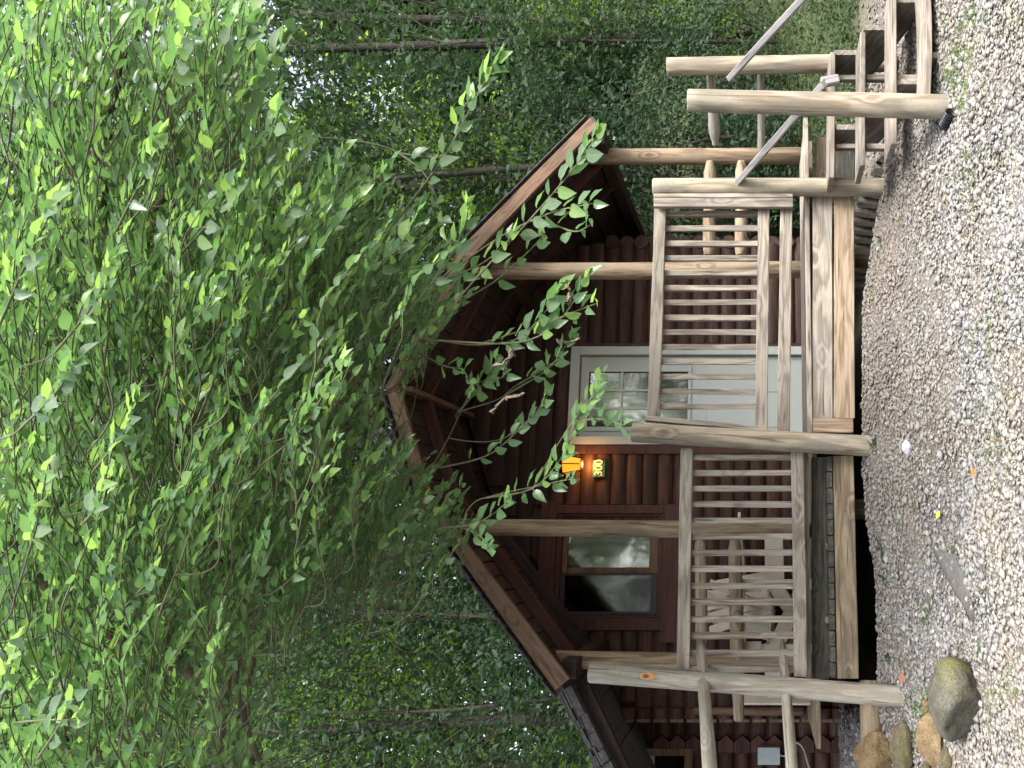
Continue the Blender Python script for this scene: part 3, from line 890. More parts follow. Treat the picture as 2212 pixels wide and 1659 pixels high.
frust("cap", lz1 + .022, .100, lz1 + .085, .03, M["black"], lant)
frust("finial", lz1 + .086, .014, lz1 + .12, .008, M["black"], lant)
for k in range(6):
    a = 6.2832 * (k + .5) / 6
    p = UWZ(U(1006) + .060 * math.cos(a), W2 + .125 + .060 * math.sin(a), lz0 + .01); q = UWZ(U(1006) + .090 * math.cos(a), W2 + .125 + .090 * math.sin(a), lz1 + .02)
    log("corner_bar", p, q, .005, .005, M["black"], lant, seg=6, rings=2, rough=0)
boxes_mesh("bracket", [(U(1006) - .012, U(1006) + .012, -W2 - .12, -W2 - .03, lz1 + .05, lz1 + .075), (U(1006) - .05, U(1006) + .05, -W2 - .045, -W2 - .03, lz1 - .03, lz1 + .14)], M["black"], lant, FM)
pl = bpy.data.lights.new("lantern_bulb", 'POINT'); pl.energy = 2.2; pl.color = (1, .42, .10); pl.shadow_soft_size = .05
plo = bpy.data.objects.new("lantern_bulb", pl); link(plo, parent=lant, mw=Matrix.Translation(UWZ(U(1006), W2 + .125, lz0 - .03)))

sg = thing("number_sign", UWZ(U(1013), W2 + .05, Z(1297, 1013)), "small green house number sign reading 300 beside the door", "sign")
boxes_mesh("board", [(U(1031.5), U(995.5), -W2 - .062, -W2 - .03, Z(1309.5, 1013), Z(1283.5, 1013))], M["green"], sg, FM)
cu = bpy.data.curves.new("digits", 'FONT'); cu.body = "300"; cu.size = .098; cu.extrude = .003; cu.offset = .0004; cu.align_x = 'CENTER'; cu.align_y = 'CENTER'
co = bpy.data.objects.new("digits_tmp", cu); col.objects.link(co)
bpy.context.view_layer.update()
me = bpy.data.meshes.new_from_object(co.evaluated_get(bpy.context.evaluated_depsgraph_get()))
bpy.data.objects.remove(co)
me.materials.clear(); me.materials.append(M["cream"])
dg = bpy.data.objects.new("digits", me)
link(dg, parent=sg, mw=frame(UWZ(U(1012), W2 + .066, Z(1297, 1013)), UDIR, NDIR))
for dx, dz in ((-.066, -.012), (-.066, -.036)):
    log("screw", UWZ(U(1013) + dx, W2 + .058, Z(1297, 1013) + dz), UWZ(U(1013) + dx, W2 + .066, Z(1297, 1013) + dz), .0045, .0045, M["cream"], sg, seg=8, rings=2, rough=0)

# ------------------------------------------------------------------ front deck
deck = thing("front_deck", UWZ(0, -.3, .3), "weathered timber deck in front of the porch with stacked face boards", "deck")
WF = -.072
def edge(name, a, b, w, wpx, t, mat, **k): return beam_px(name, a, b, w, wpx, t, mat, deck, **k)
# right half: two face boards under the decking
edge("face_board", (1777, 412), (1777, 903), WF, 43, .036, M["rail"])
edge("face_board", (1823.5, 412), (1824, 903), WF, 44, .036, M["fascia"])
edge("corner_block", (1752, 919), (1843, 919), WF + .004, 31, .04, M["fascia"])
# decking runs along the front, board by board
zr = PL(1740, 650, WF).z
uD0, uD1 = uz(PL(1745, 935, WF))[0], uz(PL(1745, 298, -.2))[0]
for k in range(5):
    w = WF + .012 - k * .118
    beam("deck_board", UWZ(uD0, w - .056, zr - (0 if k else .002)), UWZ(uD1 if k else uz(PL(1745, 420, WF))[0] + .6, w - .056, zr), .110, .036, ZDIR, M["rail"], deck)
# landing edge behind the stair
edge("face_board", (1781, 296), (1781, 398), -.20, 42, .036, M["oldbeam"])
edge("face_board", (1826, 292), (1826, 398), -.20, 42, .036, M["mossy"])
# left half: recessed dark board, old platform of boards seen end on, big face board
zl = PL(1738.5, 1200, WF).z
uE0, uE1 = uz(PL(1745, 1470, WF))[0], uz(PL(1745, 950, WF))[0]
for k in range(5):
    w = WF - .02 - k * .118
    beam("deck_board", UWZ(uE0, w - .056, zl), UWZ(uE1 - .003, w - .056, zl), .110, .034, ZDIR, M["rail"] if k == 0 else M["oldbeam"], deck)
edge("old_board", (1771, 988), (1774, 1466), -.20, 37, .036, M["mossy"])
xa, xb = (1792, 985), (1799.5, 1466)
nb = 14
for k in range(nb):
    t0, t1 = k / nb, (k + 1) / nb
    p0 = PL(xa[0] + (xb[0]-xa[0]) * t0, xa[1] + (xb[1]-xa[1]) * t0, WF + .02)
    p1 = PL(xa[0] + (xb[0]-xa[0]) * t1, xa[1] + (xb[1]-xa[1]) * t1, WF + .02)
    c = (p0 + p1) / 2 + ZDIR * random.uniform(-.002, .002)
    wd = (p1 - p0).length - .004
    off = random.uniform(-.012, .004)
    beam("platform_board", c + NDIR * off, c - NDIR * .20, wd, .036, ZDIR, M["mossy"], deck, at_face=False, bev=.005)
edge("face_board", (1821.5, 985), (1832, 1466), WF, 46, .04, M["oldbeam"])
# joists and piers in the dark underneath
for yy in (470, 640, 800, 1010, 1180, 1340):
    a = PL(1805, yy, -.13); beam("joist", a, a - NDIR * .5, .13, .038, UDIR, M["oldbeam"], deck, at_face=False)
for yy in (560, 1100):
    a = PL(1830, yy, -.45); log("pier", Vector((a.x, a.y, .0)), a, .07, .07, M["oldbeam"], deck, rings=5)

# big round posts of the deck
def big_post(label, top, bot, w, r, mat, group="round timber posts round the deck", wb=None, **k):
    a, b = PL(*top, w), PL(*bot, w if wb is None else wb)
    b = b - (a - b).normalized() * .10
    root = thing("timber_post", b, label, "post", group)
    log("shaft", b, a, r[1], r[0], mat, root, rough=.03, rings=22, seg=20, **k)
    return root
p405 = big_post("tan round post at the head of the steps with a board fixed to its side", (1411, 404.5), (1912, 404.5), .005, (.0655, .066), M["post"])
p945 = big_post("leaning weathered round post between the two railings in front of the door", (1366, 934), (1882, 964), .03, (.066, .069), M["post"])
p1480 = big_post("leaning grey round post with an orange knot scar at the left end of the railing", (1275, 1453), (1956, 1505), .02, (.060, .061), M["greypost"], wb=.24)
p225 = big_post("thick pale round post at the foot of the steps beside the black pipe", (1486, 217), (2046, 231.5), 1.10, (.063, .070), M["post"])
p140 = big_post("round post at the far right top of the steps", (1441, 144), (1905, 136), -.02, (.064, .066), M["post"])
# scar on the left post: raised lips of torn wood round a brown hollow
sp = PL(1401, 1462, .138)
def blob(name, c, rx, ry, rz, mat, parent, xdir, zdir, seed=0, amp=.2, sub=2, smooth_=True):
    bm = bmesh.new(); bmesh.ops.create_icosphere(bm, subdivisions=sub, radius=1)
    for v in bm.verts:
        n = 1 + amp * mnoise.noise(v.co * 1.7 + Vector((seed, seed * .7, 0)))
        v.co = Vector((v.co.x * rx * n, v.co.y * ry * n, v.co.z * rz * n))
    me = bpy.data.meshes.new(name); bm.to_mesh(me); bm.free(); me.materials.append(mat)
    if smooth_: me.polygons.foreach_set("use_smooth", [True] * len(me.polygons))
    return link(bpy.data.objects.new(name, me), parent=parent, mw=frame(c, xdir, zdir))
M["scar"] = plain("fresh_orange_wood", (.50, .29, .11), .7, nscale=40, namt=.6, ncol=(.30, .13, .04))
M["scar2"] = plain("brown_hollow_wood", (.16, .06, .025), .8)
blob("knot_scar", sp - NDIR * .016, .058, .023, .012, M["scar"], p1480, -ZDIR + UDIR * -.08, NDIR, 3, .5)
blob("knot_hollow", sp - NDIR * .010 + ZDIR * .014, .024, .014, .008, M["scar2"], p1480, -ZDIR + UDIR * -.08, NDIR, 5, .4)

# ------------------------------------------------------------------ railings
def railing(label, ends_top, ends_bot, wpx_t, wpx_b, w, ys, extra):
    c = PL((ends_top[0][0] + ends_bot[0][0]) / 2, (ends_top[0][1] + ends_top[1][1]) / 2, w)
    root = thing("railing_panel", c, label, "railing", "slatted railing panels on the deck front")
    tr = beam_px("top_rail", *ends_top, w, wpx_t, .038, M["rail"], root, bow=.002)
    br = beam_px("bottom_rail", *ends_bot, w, wpx_b, .038, M["rail"], root, bow=.002)
    lerp = lambda e, y: e[0][0] + (e[1][0] - e[0][0]) * (y - e[0][1]) / (e[1][1] - e[0][1])
    first = None
    for y in ys:
        xt, xb = lerp(ends_top, y) - 3, lerp(ends_bot, y) + wpx_b * .42
        y2 = y + random.uniform(-1.2, 1.2)
        ang = random.uniform(-.35, .12)
        beam_px("baluster", (xt, y), (xb, y2), w - .040, 12.2, .037, M["rail"], root, face=NDIR + UDIR * ang, bow=random.uniform(-.003, .003), bev=.003)
        # nail heads on the rails over every baluster
        for xx in (lerp(ends_top, y) + wpx_t * .38, lerp(ends_bot, y) - wpx_b * .38):
            p = PL(xx, y + 3, w); log("nail", p - NDIR * .004, p + NDIR * .0015, .0035, .0035, M["nail"], root, seg=6, rings=2, rough=0)
    for args, kw in extra: beam_px(*args, parent=root, **kw)
    return root
yr = [461 + 32.07 * k for k in range(14)]
railing("right slatted railing panel in front of the door with a board on its end",
        ((1425.7, 447), (1411.5, 903)), ((1649.7, 447), (1645, 922)), 26, 26, -.005, yr,
        [(("kick_rail", (1699, 430), (1692.5, 936), -.005, 26.5, .038, M["rail"]), {}),
         (("end_board", (1412, 436), (1713, 437), .060, 22, .040, M["step"]), {}),
         (("end_strip", (1412, 421.5), (1713, 422), .068, 9.5, .036, M["rail"]), {}),
         (("end_board", (1393, 903), (1658, 926), .004, 11, .09, M["rail"]), {})])
yl = [987.7, 1020.9, 1055.3, 1089.7, 1124.5, 1159.8, 1195.0, 1229.8, 1265.8, 1302.6, 1339.0, 1375.5, 1412.7, 1447]
railing("left slatted railing panel in front of the white chairs with a mossy top rail",
        ((1483.3, 968), (1475, 1447)), ((1722.5, 968), (1729.4, 1462)), 27, 28, -.005, yl, [])

# ------------------------------------------------------------------ steps
stair = thing("staircase", UWZ(2.0, .5, -.05), "open weathered wooden steps going down to the gravel at the right of the deck", "stairs")
def tread(xl, xr, yl_, yr_, w, tpx, bow=0.0, mat="step"):
    a, b = PL(xl, yl_, w), PL(xr, yr_, w)
    th = tpx * (a.y + b.y) / 2 / F
    # front face th high at plane w, board 0.27 deep behind it
    return beam("tread", a - NDIR * .135, b - NDIR * .135, .265, th, ZDIR, M[mat], stair, at_face=False, bow=bow, bev=.005)
tread(1797, 1799, 383, 112, .27, 12)
tread(1863.5, 1864.5, 357, 68, .54, 11.5)
tread(1932, 1931, 310, -40, .82, 12.5)
tread(2004, 2001, 203, -70, 1.10, 14, bow=-.012)
for (w0, u_, lab) in ((0, uz(PL(1800, 318, .0))[0], 0), (0, uz(PL(1800, 168, .0))[0] + .02, 1)):
    prof = []
    zs_ = [PL(1803, 200, .25).z, PL(1869.5, 200, .53).z, PL(1938, 150, .81).z, PL(2009, 100, 1.09).z]
    for k in range(4):
        w1_ = .27 * (k + 1) - .025
        prof += [(w1_ - .27 if k else -.03, zs_[k] - .003), (w1_, zs_[k] - .003)]
    prof += [(1.05, zs_[3] - .11), (.86, zs_[3] - .11), (-.03, zs_[0] - .30)]
    pts = [UWZ(u_, w, z_) for w, z_ in prof]
    prism("stringer", pts, .038, UWZ(0, 1.1, zs_[3]) - UWZ(0, 0, zs_[0]), -UDIR, M["step"], stair)
for (y, x0, x1, w) in ((318, 1872, 1922, .50), (168, 1872, 1922, .50), (318, 1806, 1855, .22), (168, 1806, 1855, .22), (168, 1940, 1990, .78)):
    u_ = uz(PL(1900, y, w))[0] + .02
    a, b = UWZ(u_, w - .02, PL(x0, y, w).z), UWZ(u_, w - .02, PL(x1, y, w).z)
    beam("cleat", a, b, .038, .045, NDIR, M["step"], stair)
# sloping hand boards
def hand(a, b, wa, wb, wpx, label):
    p0, p1 = PL(a[0], a[1], wa), PL(b[0], b[1], wb)
    wd = wpx * (p0.y + p1.y) / 2 / F
    h = beam("handrail", p0, p1, wd, .04, UDIR * .55 + NDIR * .8 + ZDIR * .25, M["hand"], stair, at_face=False, bow=.002)
    return h
hand((1592, 396), (1783, 178), .03, 1.16, 23, "")
hand((1577, 168), (1752, -22), .07, 1.0, 23, "")
a = PL(1774, 178, 1.14); beam("rail_block", a, a + ZDIR * -.10 + UDIR * .02, .05, .04, NDIR, M["hand"], stair, at_face=False)
a = PL(1830, 114, -.05); beam("post_block", PL(1807, 114, -.05), PL(1853, 114, -.05), .04, .05, NDIR, M["barge"], stair)
log("screw", PL(1653, 60, .75) , PL(1653, 60, .765), .006, .006, M["galv"], stair, seg=8, rings=2)

# log rail beyond the steps
fr = thing("log_rail_fence", PX(1640, 230, 6.0), "old two rail log railing between the far right post and the porch corner post", "railing")
log("rail", PX(1546, 314, 6.10), PX(1534, 142, 5.78), .052, .030, M["greypost"], fr, rough=.08, taper_ends={0: (.10, .45)})
log("rail", PX(1645, 326, 6.15), PX(1643, 146, 5.80), .030, .027, M["greypost"], fr, rough=.06)
# split rails at the left
fl = thing("split_rail_fence", PX(1700, 1500, 4.8), "grey split log fence running off from the leaning grey post", "fence")
log("rail", PX(1513, 1384, 5.05), PX(1545, 1800, 3.75), .038, .050, M["greypost"], fl, seg=6, rough=.12, taper_ends={0: (.05, .8)})
log("rail", PX(1690, 1384, 5.05), PX(1722, 1800, 3.85), .030, .040, M["greypost"], fl, seg=7, rough=.10, taper_ends={0: (.06, .5)})
a = PX(1480, 1795, 3.8); log("post", Vector((a.x, a.y, float(ground_z(a.x, a.y)) - .1)), a, .06, .055, M["greypost"], fl)

# ------------------------------------------------------------------ porch chairs
def chair(name, yc, label, turn):
    zf = FLOOR
    u0 = uz(PL(1700, yc, -1.25))[0]
    root = thing(name, UWZ(u0, -1.25, zf), label, "chair", "off white slatted chairs on the porch")
    R_ = Matrix.Rotation(turn, 4, 'Z')
    base = FM @ Matrix.Translation((u0, 1.25, zf)) @ R_
    def P(x, y, z): return base @ Vector((x, y, z))
    X_, Y_ = (base.to_3x3() @ Vector((1, 0, 0))), (base.to_3x3() @ Vector((0, 1, 0)))
    # y negative is the front of the chair; seat, slatted back, wide arms, legs
    for k in range(5):
        y = -.24 + k * .095
        beam("seat_slat", P(-.25, y, .34 - .14 * (y + .24)), P(.25, y, .34 - .14 * (y + .24)), .085, .02, Vector((0, 0, 1)), M["white"], root, at_face=False)
    for k in range(5):
        x = -.20 + k * .10
        h = .80 + .07 * math.cos((k - 2) * .8)
        beam("back_slat", P(x * .8, .20, .27), P(x * 1.1, .44, h), .085, .018, -Y_ + Vector((0, 0, .3)), M["white"], root, at_face=False)
    beam("back_brace", P(-.24, .34, .55), P(.24, .34, .55), .06, .03, -Y_, M["white"], root, at_face=False)
    beam("front_apron", P(-.26, -.285, .27), P(.26, -.285, .27), .13, .022, -Y_, M["white"], root, at_face=False)
    for s in (-1, 1):
        beam("arm", P(s * .30, -.36, .555), P(s * .30, .36, .515), .125, .022, Vector((0, 0, 1)), M["white"], root, at_face=False)
        beam("front_leg", P(s * .275, -.29, .0), P(s * .275, -.29, .54), .10, .024, X_ * s, M["white"], root, at_face=False)
        beam("rear_leg", P(s * .255, -.27, .28), P(s * .255, .46, .0), .12, .024, X_ * s, M["white"], root, at_face=False)
        beam("arm_bracket", P(s * .30, -.27, .38), P(s * .30, -.27, .535), .07, .022, X_ * s, M["white"], root, at_face=False)
    return root
chair("porch_chair", 1245, "off white slatted porch chair under the window, nearer the door", math.radians(38))
chair("porch_chair", 1392, "off white slatted porch chair tucked in the left corner of the porch", math.radians(-42))

# ------------------------------------------------------------------ small things by the house
gb = thing("meter_box", PL(1660, 1625, -1.90), "grey metal electrical box on the log wall at far left", "electrical box")
bx0 = (U(1642, -1.9), U(1612, -1.9), 1.90 - .08, 1.90 - .0, Z(1682, 1627, -1.9), Z(1640, 1627, -1.9))
boxes_mesh("case", [bx0], M["galv"], gb, FM)
boxes_mesh("lid", [(bx0[0] - .012, bx0[1] + .012, bx0[2] - .014, bx0[2] - .002, bx0[4] - .008, bx0[5] + .012)], M["galv"], gb, FM)
def cable(name, pts, r, mat, parent=None):
    cu = bpy.data.curves.new(name, 'CURVE'); cu.dimensions = '3D'; cu.bevel_depth = r; cu.bevel_resolution = 2; cu.resolution_u = 6
    s = cu.splines.new('NURBS'); s.points.add(len(pts) - 1); s.use_endpoint_u = True; s.order_u = 3
    for q, p in zip(s.points, pts): q.co = (*p, 1)
    o = bpy.data.objects.new("tmp", cu); col.objects.link(o)
    bpy.context.view_layer.update()
    me = bpy.data.meshes.new_from_object(o.evaluated_get(bpy.context.evaluated_depsgraph_get()))
    bpy.data.objects.remove(o)
    me.materials.clear(); me.materials.append(mat)
    return link(bpy.data.objects.new(name, me), parent=parent)
tag(cable("power_cable", [PL(1682, 1630, -1.83), PL(1700, 1640, -1.75), PL(1715, 1600, -1.7), PL(1735, 1612, -1.7), PL(1745, 1650, -1.6), PL(1760, 1700, -1.5)], .007, M["galv"]), "grey cable looping down below the metal electrical box", "cable")
# drain pipe mouth
dp = GR(2064, 244); dp.z += .030
pr = thing("drain_pipe", dp, "short black corrugated drain pipe mouth at the foot of the thick pale post", "pipe")
dirp = Vector((.35, -.9, -.12)).normalized()
for k in range(6):
    vs, fs = [], []
    c0 = dp - dirp * (.018 * k)
    mw = frame(c0, dirp, ZDIR)
    nn_ = 18
    for r, x in ((.026, .006), (.032, .003), (.032, -.003), (.026, -.006), (.023, -.006), (.023, .006)):
        for q in range(nn_): vs.append((x, r * math.cos(6.2832*q/nn_), r * math.sin(6.2832*q/nn_)))
    for i_ in range(6):
        for q in range(nn_): fs.append((i_*nn_+q, i_*nn_+(q+1) % nn_, ((i_+1) % 6)*nn_+(q+1) % nn_, ((i_+1) % 6)*nn_+q))
    mesh_obj("ring", vs, fs, M["pipe"], pr, mw, smooth_=True)
log("sleeve", dp - dirp * .12, dp - dirp * .015, .0245, .0245, M["pipe"], pr, rings=3, rough=0)

# retaining timber and stones at the left
a, b = PX(1884, 1470, 5.0), PX(1890, 1750, 4.72)
tb = log("edging_timber", a, b, .082, .085, M["oldbeam"], None, rough=.03)
tag(tb, "round landscape timber lying behind the stones at the left edge", "timber")

def rock(pts, d, label, mat, seed, depth=.8, cuts=5, amp=.22, cat="rock", group="stones by the leaning grey post", sink=0.0):
    """stone filling the photo box pts=(x0,x1,y0,y1) at depth d"""
    x0, x1, y0, y1 = pts
    if d is None: d = GR(x1 - .10 * (x1 - x0), (y0 + y1) / 2).y + .05
    c = PX((x0 + x1) / 2, (y0 + y1) / 2, d)
    hz_, hx_ = (x1 - x0) / 2 * d / F, (y1 - y0) / 2 * d / F
    bm = bmesh.new(); bmesh.ops.create_icosphere(bm, subdivisions=4, radius=1)
    r_ = random.Random(seed)
    pl_ = [(Vector((r_.uniform(-1, 1), r_.uniform(-1, 1), r_.uniform(-1, 1))).normalized(), r_.uniform(.56, .84)) for _ in range(cuts)]
    for v in bm.verts:
        p = v.co.copy()
        for nrm, dd in pl_:
            e = p.dot(nrm) - dd
            if e > 0: p -= nrm * e * .97
        n = amp * mnoise.noise(p * 1.1 + Vector((seed * 3.1, 0, seed))) + amp * .38 * mnoise.noise(p * 3.2 + Vector((seed, seed, 0))) + amp * .15 * mnoise.noise(p * 8 + Vector((0, seed, 0)))
        v.co = p * (1 + n)
    ex = [max(v.co[k] for v in bm.verts) - min(v.co[k] for v in bm.verts) for k in range(3)]
    ce = [(max(v.co[k] for v in bm.verts) + min(v.co[k] for v in bm.verts)) / 2 for k in range(3)]
    for v in bm.verts:
        v.co = Vector(((v.co.x - ce[0]) / ex[0] * 2 * hx_, (v.co.y - ce[1]) / ex[1] * 2 * hx_ * depth, (v.co.z - ce[2]) / ex[2] * 2 * (hz_ + sink)))
    me = bpy.data.meshes.new("rock"); bm.to_mesh(me); bm.free(); me.materials.append(mat)
    me.polygons.foreach_set("use_smooth", [True] * len(me.polygons))
    o = link(bpy.data.objects.new("rock", me), mw=Matrix.Translation(c - ZDIR * sink))
    return tag(o, label, cat, group)
rock((2008, 2124, 1418, 1602), None, "large round grey boulder with yellow moss on top lying in the gravel", M["boulder"], 4, .75, 1, .17)
rock((1843, 1934, 1580, 1700), None, "jagged tan stone leaning on the round timber at the left edge", M["tanrock"], 9, .7, 13, .12)
rock((1923, 1976, 1562, 1690), None, "smooth brown green stone between the leaning post and the jagged tan stone", M["brownrock"], 14, .7, 8, .12)
rock((1979, 2042, 1538, 1655), None, "cracked tan stone with an orange face beside the large boulder", M["tanrock"], 21, .7, 12, .10)
rock((2030, 2062, 1612, 1672), None, "small brown stone at the left edge below the cracked tan stone", M["brownrock"], 30, .8, 5, .2)
rock((1992, 2016, 1508, 1540), None, "small tan stone above the large boulder near the leaning post", M["tanrock"], 33, .8, 4, .2)
rock((1978, 2016, 1640, 1720), None, "mossy stone half hidden at the left edge among the tan stones", M["brownrock"], 37, .8, 5, .2)
q = GR(1962, 973); rock((q and 1948, 1972, 950, 985), q.y, "pale flat stone on the gravel below the leaning middle post", plain("pale_stone", (.40, .40, .43), .8, nscale=20, namt=.3), 40, .9, 6, .2, group="single stones on the gravel")
q = GR(1951, 1463); rock((1940, 1962, 1448, 1478), q.y, "rust red stone on the gravel above the large boulder", plain("rust_stone", (.25, .115, .075), .9, nscale=20, namt=.4), 41, .9, 6, .2, group="single stones on the gravel")

# strip of grey landscape cloth showing through the gravel
vs, fs = [], []
sp_ = [((2018, 1184), (2072, 1196)), ((2030, 1210), (2080, 1222)), ((2050, 1245), (2088, 1250)), ((2066, 1280), (2098, 1280)), ((2086, 1310), (2108, 1308)), ((2100, 1340), (2112, 1338))]
for (p, q) in sp_:
    A_, B_ = GR(*p), GR(*q)
    for k in range(5):
        v = A_.lerp(B_, k / 4); v.z = float(ground_z(v.x, v.y)) + .007 + .006 * math.sin(k * 2.1 + v.x * 30)
        vs.append(v)
for r in range(len(sp_) - 1):
    for k in range(4): fs.append((r*5+k, r*5+k+1, (r+1)*5+k+1, (r+1)*5+k))
o = mesh_obj("landscape_cloth", vs, fs, plain("grey_cloth", (.105, .10, .097), .95, nscale=30, namt=.6), smooth_=True)
so = o.modifiers.new("thick", 'SOLIDIFY'); so.thickness = .006
tag(o, "torn strip of dark grey landscape cloth showing through the gravel beside the boulder", "cloth")

# ------------------------------------------------------------------ leaves
def leaf_template(fold=.22, curl=.20, wmax=.30, pet=True):
    ts = [0, .12, .32, .56, .80, 1.0]
    ws = [0, .20, .30, .27, .12, 0]
    k = wmax / .30
    V, T = [], []
    mid = []
    for t, w in zip(ts, ws):
        mid.append(len(V)); V.append((t, 0, -curl * t * t + .03 * math.sin(t * 9)))
    L_, R_ = {}, {}
    for i, (t, w) in enumerate(zip(ts, ws)):
        if w:
            z = -curl * t * t + fold * w * k + .012 * math.sin(t * 14)
            L_[i] = len(V); V.append((t + .02, w * k, z))
            R_[i] = len(V); V.append((t + .02, -w * k, z + .01 * math.sin(t * 11)))
    n = len(ts)
    for i in range(n - 1):
        for side, flip in ((L_, 0), (R_, 1)):
            a, b = mid[i], mid[i+1]
            c, d = side.get(i), side.get(i+1)
            if c is None and d is not None: tri = [(a, b, d)]
            elif d is None and c is not None: tri = [(a, b, c)]
            else: tri = [(a, b, d), (a, d, c)]
            for t_ in tri: T.append(t_ if not flip else t_[::-1])
    if pet:
        b = len(V)
        V += [(-.22, .011, .05), (-.22, -.011, .05), (.02, .011, 0), (.02, -.011, 0)]
        T += [(b, b+1, b+3), (b, b+3, b+2)]
    return np.array(V, np.float64), np.array(T, np.int64)

LT = [leaf_template(.30, .16, .27), leaf_template(.50, .30, .25), leaf_template(.20, .05, .30), leaf_template(.38, -.10, .26)]
RIB = np.zeros(len(LT[0][0])); RIB[:6] = 1; RIB[-4:] = 1
SMALL = (np.array([(0, 0, 0), (.34, .26, .06), (1, 0, -.10), (.34, -.26, .06), (.5, 0, -.04)], float),
         np.array([(0, 4, 1), (1, 4, 2), (2, 4, 3), (3, 4, 0)]))
TINY = (np.array([(0, 0, 0), (.45, .27, .05), (1, 0, -.06), (.45, -.27, .05)], float), np.array([(0, 2, 1), (0, 3, 2)]))

def rot_frames(D, Nn):
    X = D / np.linalg.norm(D, axis=1, keepdims=True)
    Z = Nn - X * np.sum(X * Nn, 1, keepdims=True)
    Z /= np.maximum(np.linalg.norm(Z, axis=1, keepdims=True), 1e-6)
    Y = np.cross(Z, X)
    return np.stack([X, Y, Z], 2)

def scatter(tpl, P, R, S):
    V0, T0 = tpl
    V = np.einsum('nij,kj->nki', R, V0) * S[:, None, None] + P[:, None, :]
    n = len(P)
    T = (T0[None] + (np.arange(n) * len(V0))[:, None, None])
    return V.reshape(-1, 3), T.reshape(-1, 3)

def join(parts):
    Vs, Ts, o = [], [], 0
    for V, T in parts:
        Vs.append(V); Ts.append(T + o); o += len(V)
    return np.concatenate(Vs), np.concatenate(Ts)

def tubes(paths, sides=5):
    """paths: list of (points Nx3, r0, r1) -> one mesh"""
    Vs, Ts, o = [], [], 0
    for P, r0, r1 in paths:
        P = np.asarray(P, float); n = len(P)
        tg = np.gradient(P, axis=0); tg /= np.linalg.norm(tg, axis=1, keepdims=True) + 1e-9
        ref = np.array([0.3, 1, .2]); a = np.cross(tg, ref); a /= np.linalg.norm(a, axis=1, keepdims=True) + 1e-9
        b = np.cross(tg, a)
        r = np.linspace(r0, r1, n)[:, None, None]
        an = np.arange(sides) / sides * 2 * np.pi
        ring = P[:, None] + r * (np.cos(an)[None, :, None] * a[:, None] + np.sin(an)[None, :, None] * b[:, None])
        Vs.append(ring.reshape(-1, 3))
        i, k = np.meshgrid(np.arange(n - 1), np.arange(sides), indexing='ij')
        k2 = (k + 1) % sides
        q = np.stack([i*sides+k, i*sides+k2, (i+1)*sides+k2, (i+1)*sides+k], -1).reshape(-1, 4)
        Ts.append(np.concatenate([q[:, [0, 1, 2]], q[:, [0, 2, 3]]]) + o)
        o += n * sides
    return np.concatenate(Vs), np.concatenate(Ts)

def curve(pts, n):
    """smooth curve through points"""
    P = np.array(pts, float)
    if len(P) == 2: return P[0] + (P[1] - P[0]) * np.linspace(0, 1, n)[:, None]
    t = np.linspace(0, len(P) - 1, n); out = []
    for x in t:
        i = min(int(x), len(P) - 2); f = x - i
        p0, p1, p2, p3 = P[max(i-1, 0)], P[i], P[i+1], P[min(i+2, len(P)-1)]
        out.append(.5 * (2*p1 + (p2-p0)*f + (2*p0-5*p1+4*p2-p3)*f*f + (3*p1-p0-3*p2+p3)*f**3))
    return np.array(out)

# ------------------------------------------------------------------ the big overhanging tree
tree = thing("overhanging_tree", (-4.0, 5.5, float(ground_z(-4.0, 5.5))), "big leafy tree whose drooping bright green branches hang over the cabin roof from the left", "tree")
limbs = [
    ([(-4.0, 5.5, -.2), (-3.7, 5.3, 1.4), (-3.35, 5.1, 2.9), (-2.5, 4.7, 4.1), (-1.7, 4.4, 4.1), (-1.05, 4.3, 3.98)], .115, .04, "trunk"),
    ([(-1.05, 4.3, 3.98), (-.35, 4.1, 4.12), (.35, 3.8, 4.05), (.9, 3.5, 3.7)], .05, .014, "branch"),
    ([(-2.5, 4.7, 4.1), (-2.0, 4.3, 4.9), (-1.2, 4.0, 5.8), (-.2, 3.8, 6.1)], .05, .014, "branch"),
    ([(-1.7, 4.4, 4.1), (-1.0, 4.0, 4.8), (-.1, 3.7, 5.3), (1.0, 3.5, 5.4)], .05, .014, "branch"),
    ([(-1.05, 4.3, 3.98), (-.5, 4.6, 3.6), (0, 4.5, 3.3), (.45, 4.3, 2.95)], .035, .009, "branch"),
    ([(-.35, 4.1, 4.12), (.4, 4.2, 4.5), (1.2, 4.1, 4.5), (1.8, 3.9, 4.15)], .04, .010, "branch"),
    ([(-2.0, 4.3, 4.9), (-1.6, 3.7, 4.7), (-1.0, 3.2, 4.5), (-.4, 2.9, 4.1)], .035, .010, "branch"),
    ([(-3.35, 5.1, 2.9), (-2.8, 4.4, 3.5), (-1.5, 3.7, 3.5), (-.9, 3.4, 3.2)], .022, .008, "branch"),
    ([(-1.0, 4.0, 4.8), (.2, 4.3, 5.6), (1.3, 4.3, 6.0), (2.2, 4.2, 5.8)], .04, .010, "branch"),
    ([(-1.2, 4.0, 5.8), (-.6, 3.4, 5.5), (.2, 3.0, 5.1), (.8, 2.8, 4.6)], .035, .009, "branch"),
    ([(-2.5, 4.7, 4.1), (-1.9, 4.9, 4.25), (-1.1, 5.0, 3.9), (-.4, 5.0, 3.5)], .025, .008, "branch"),
]
skel = []
for pts, r0, r1, nm in limbs:
    P = curve(pts, 26)
    P[1:-1] += rng.normal(0, .012, (24, 3))
    V, T = tubes([(P, r0, r1)], 9)
    tri_mesh(nm, V, T, M["limb"], tree)
    skel.append(P)
skel = np.concatenate(skel)

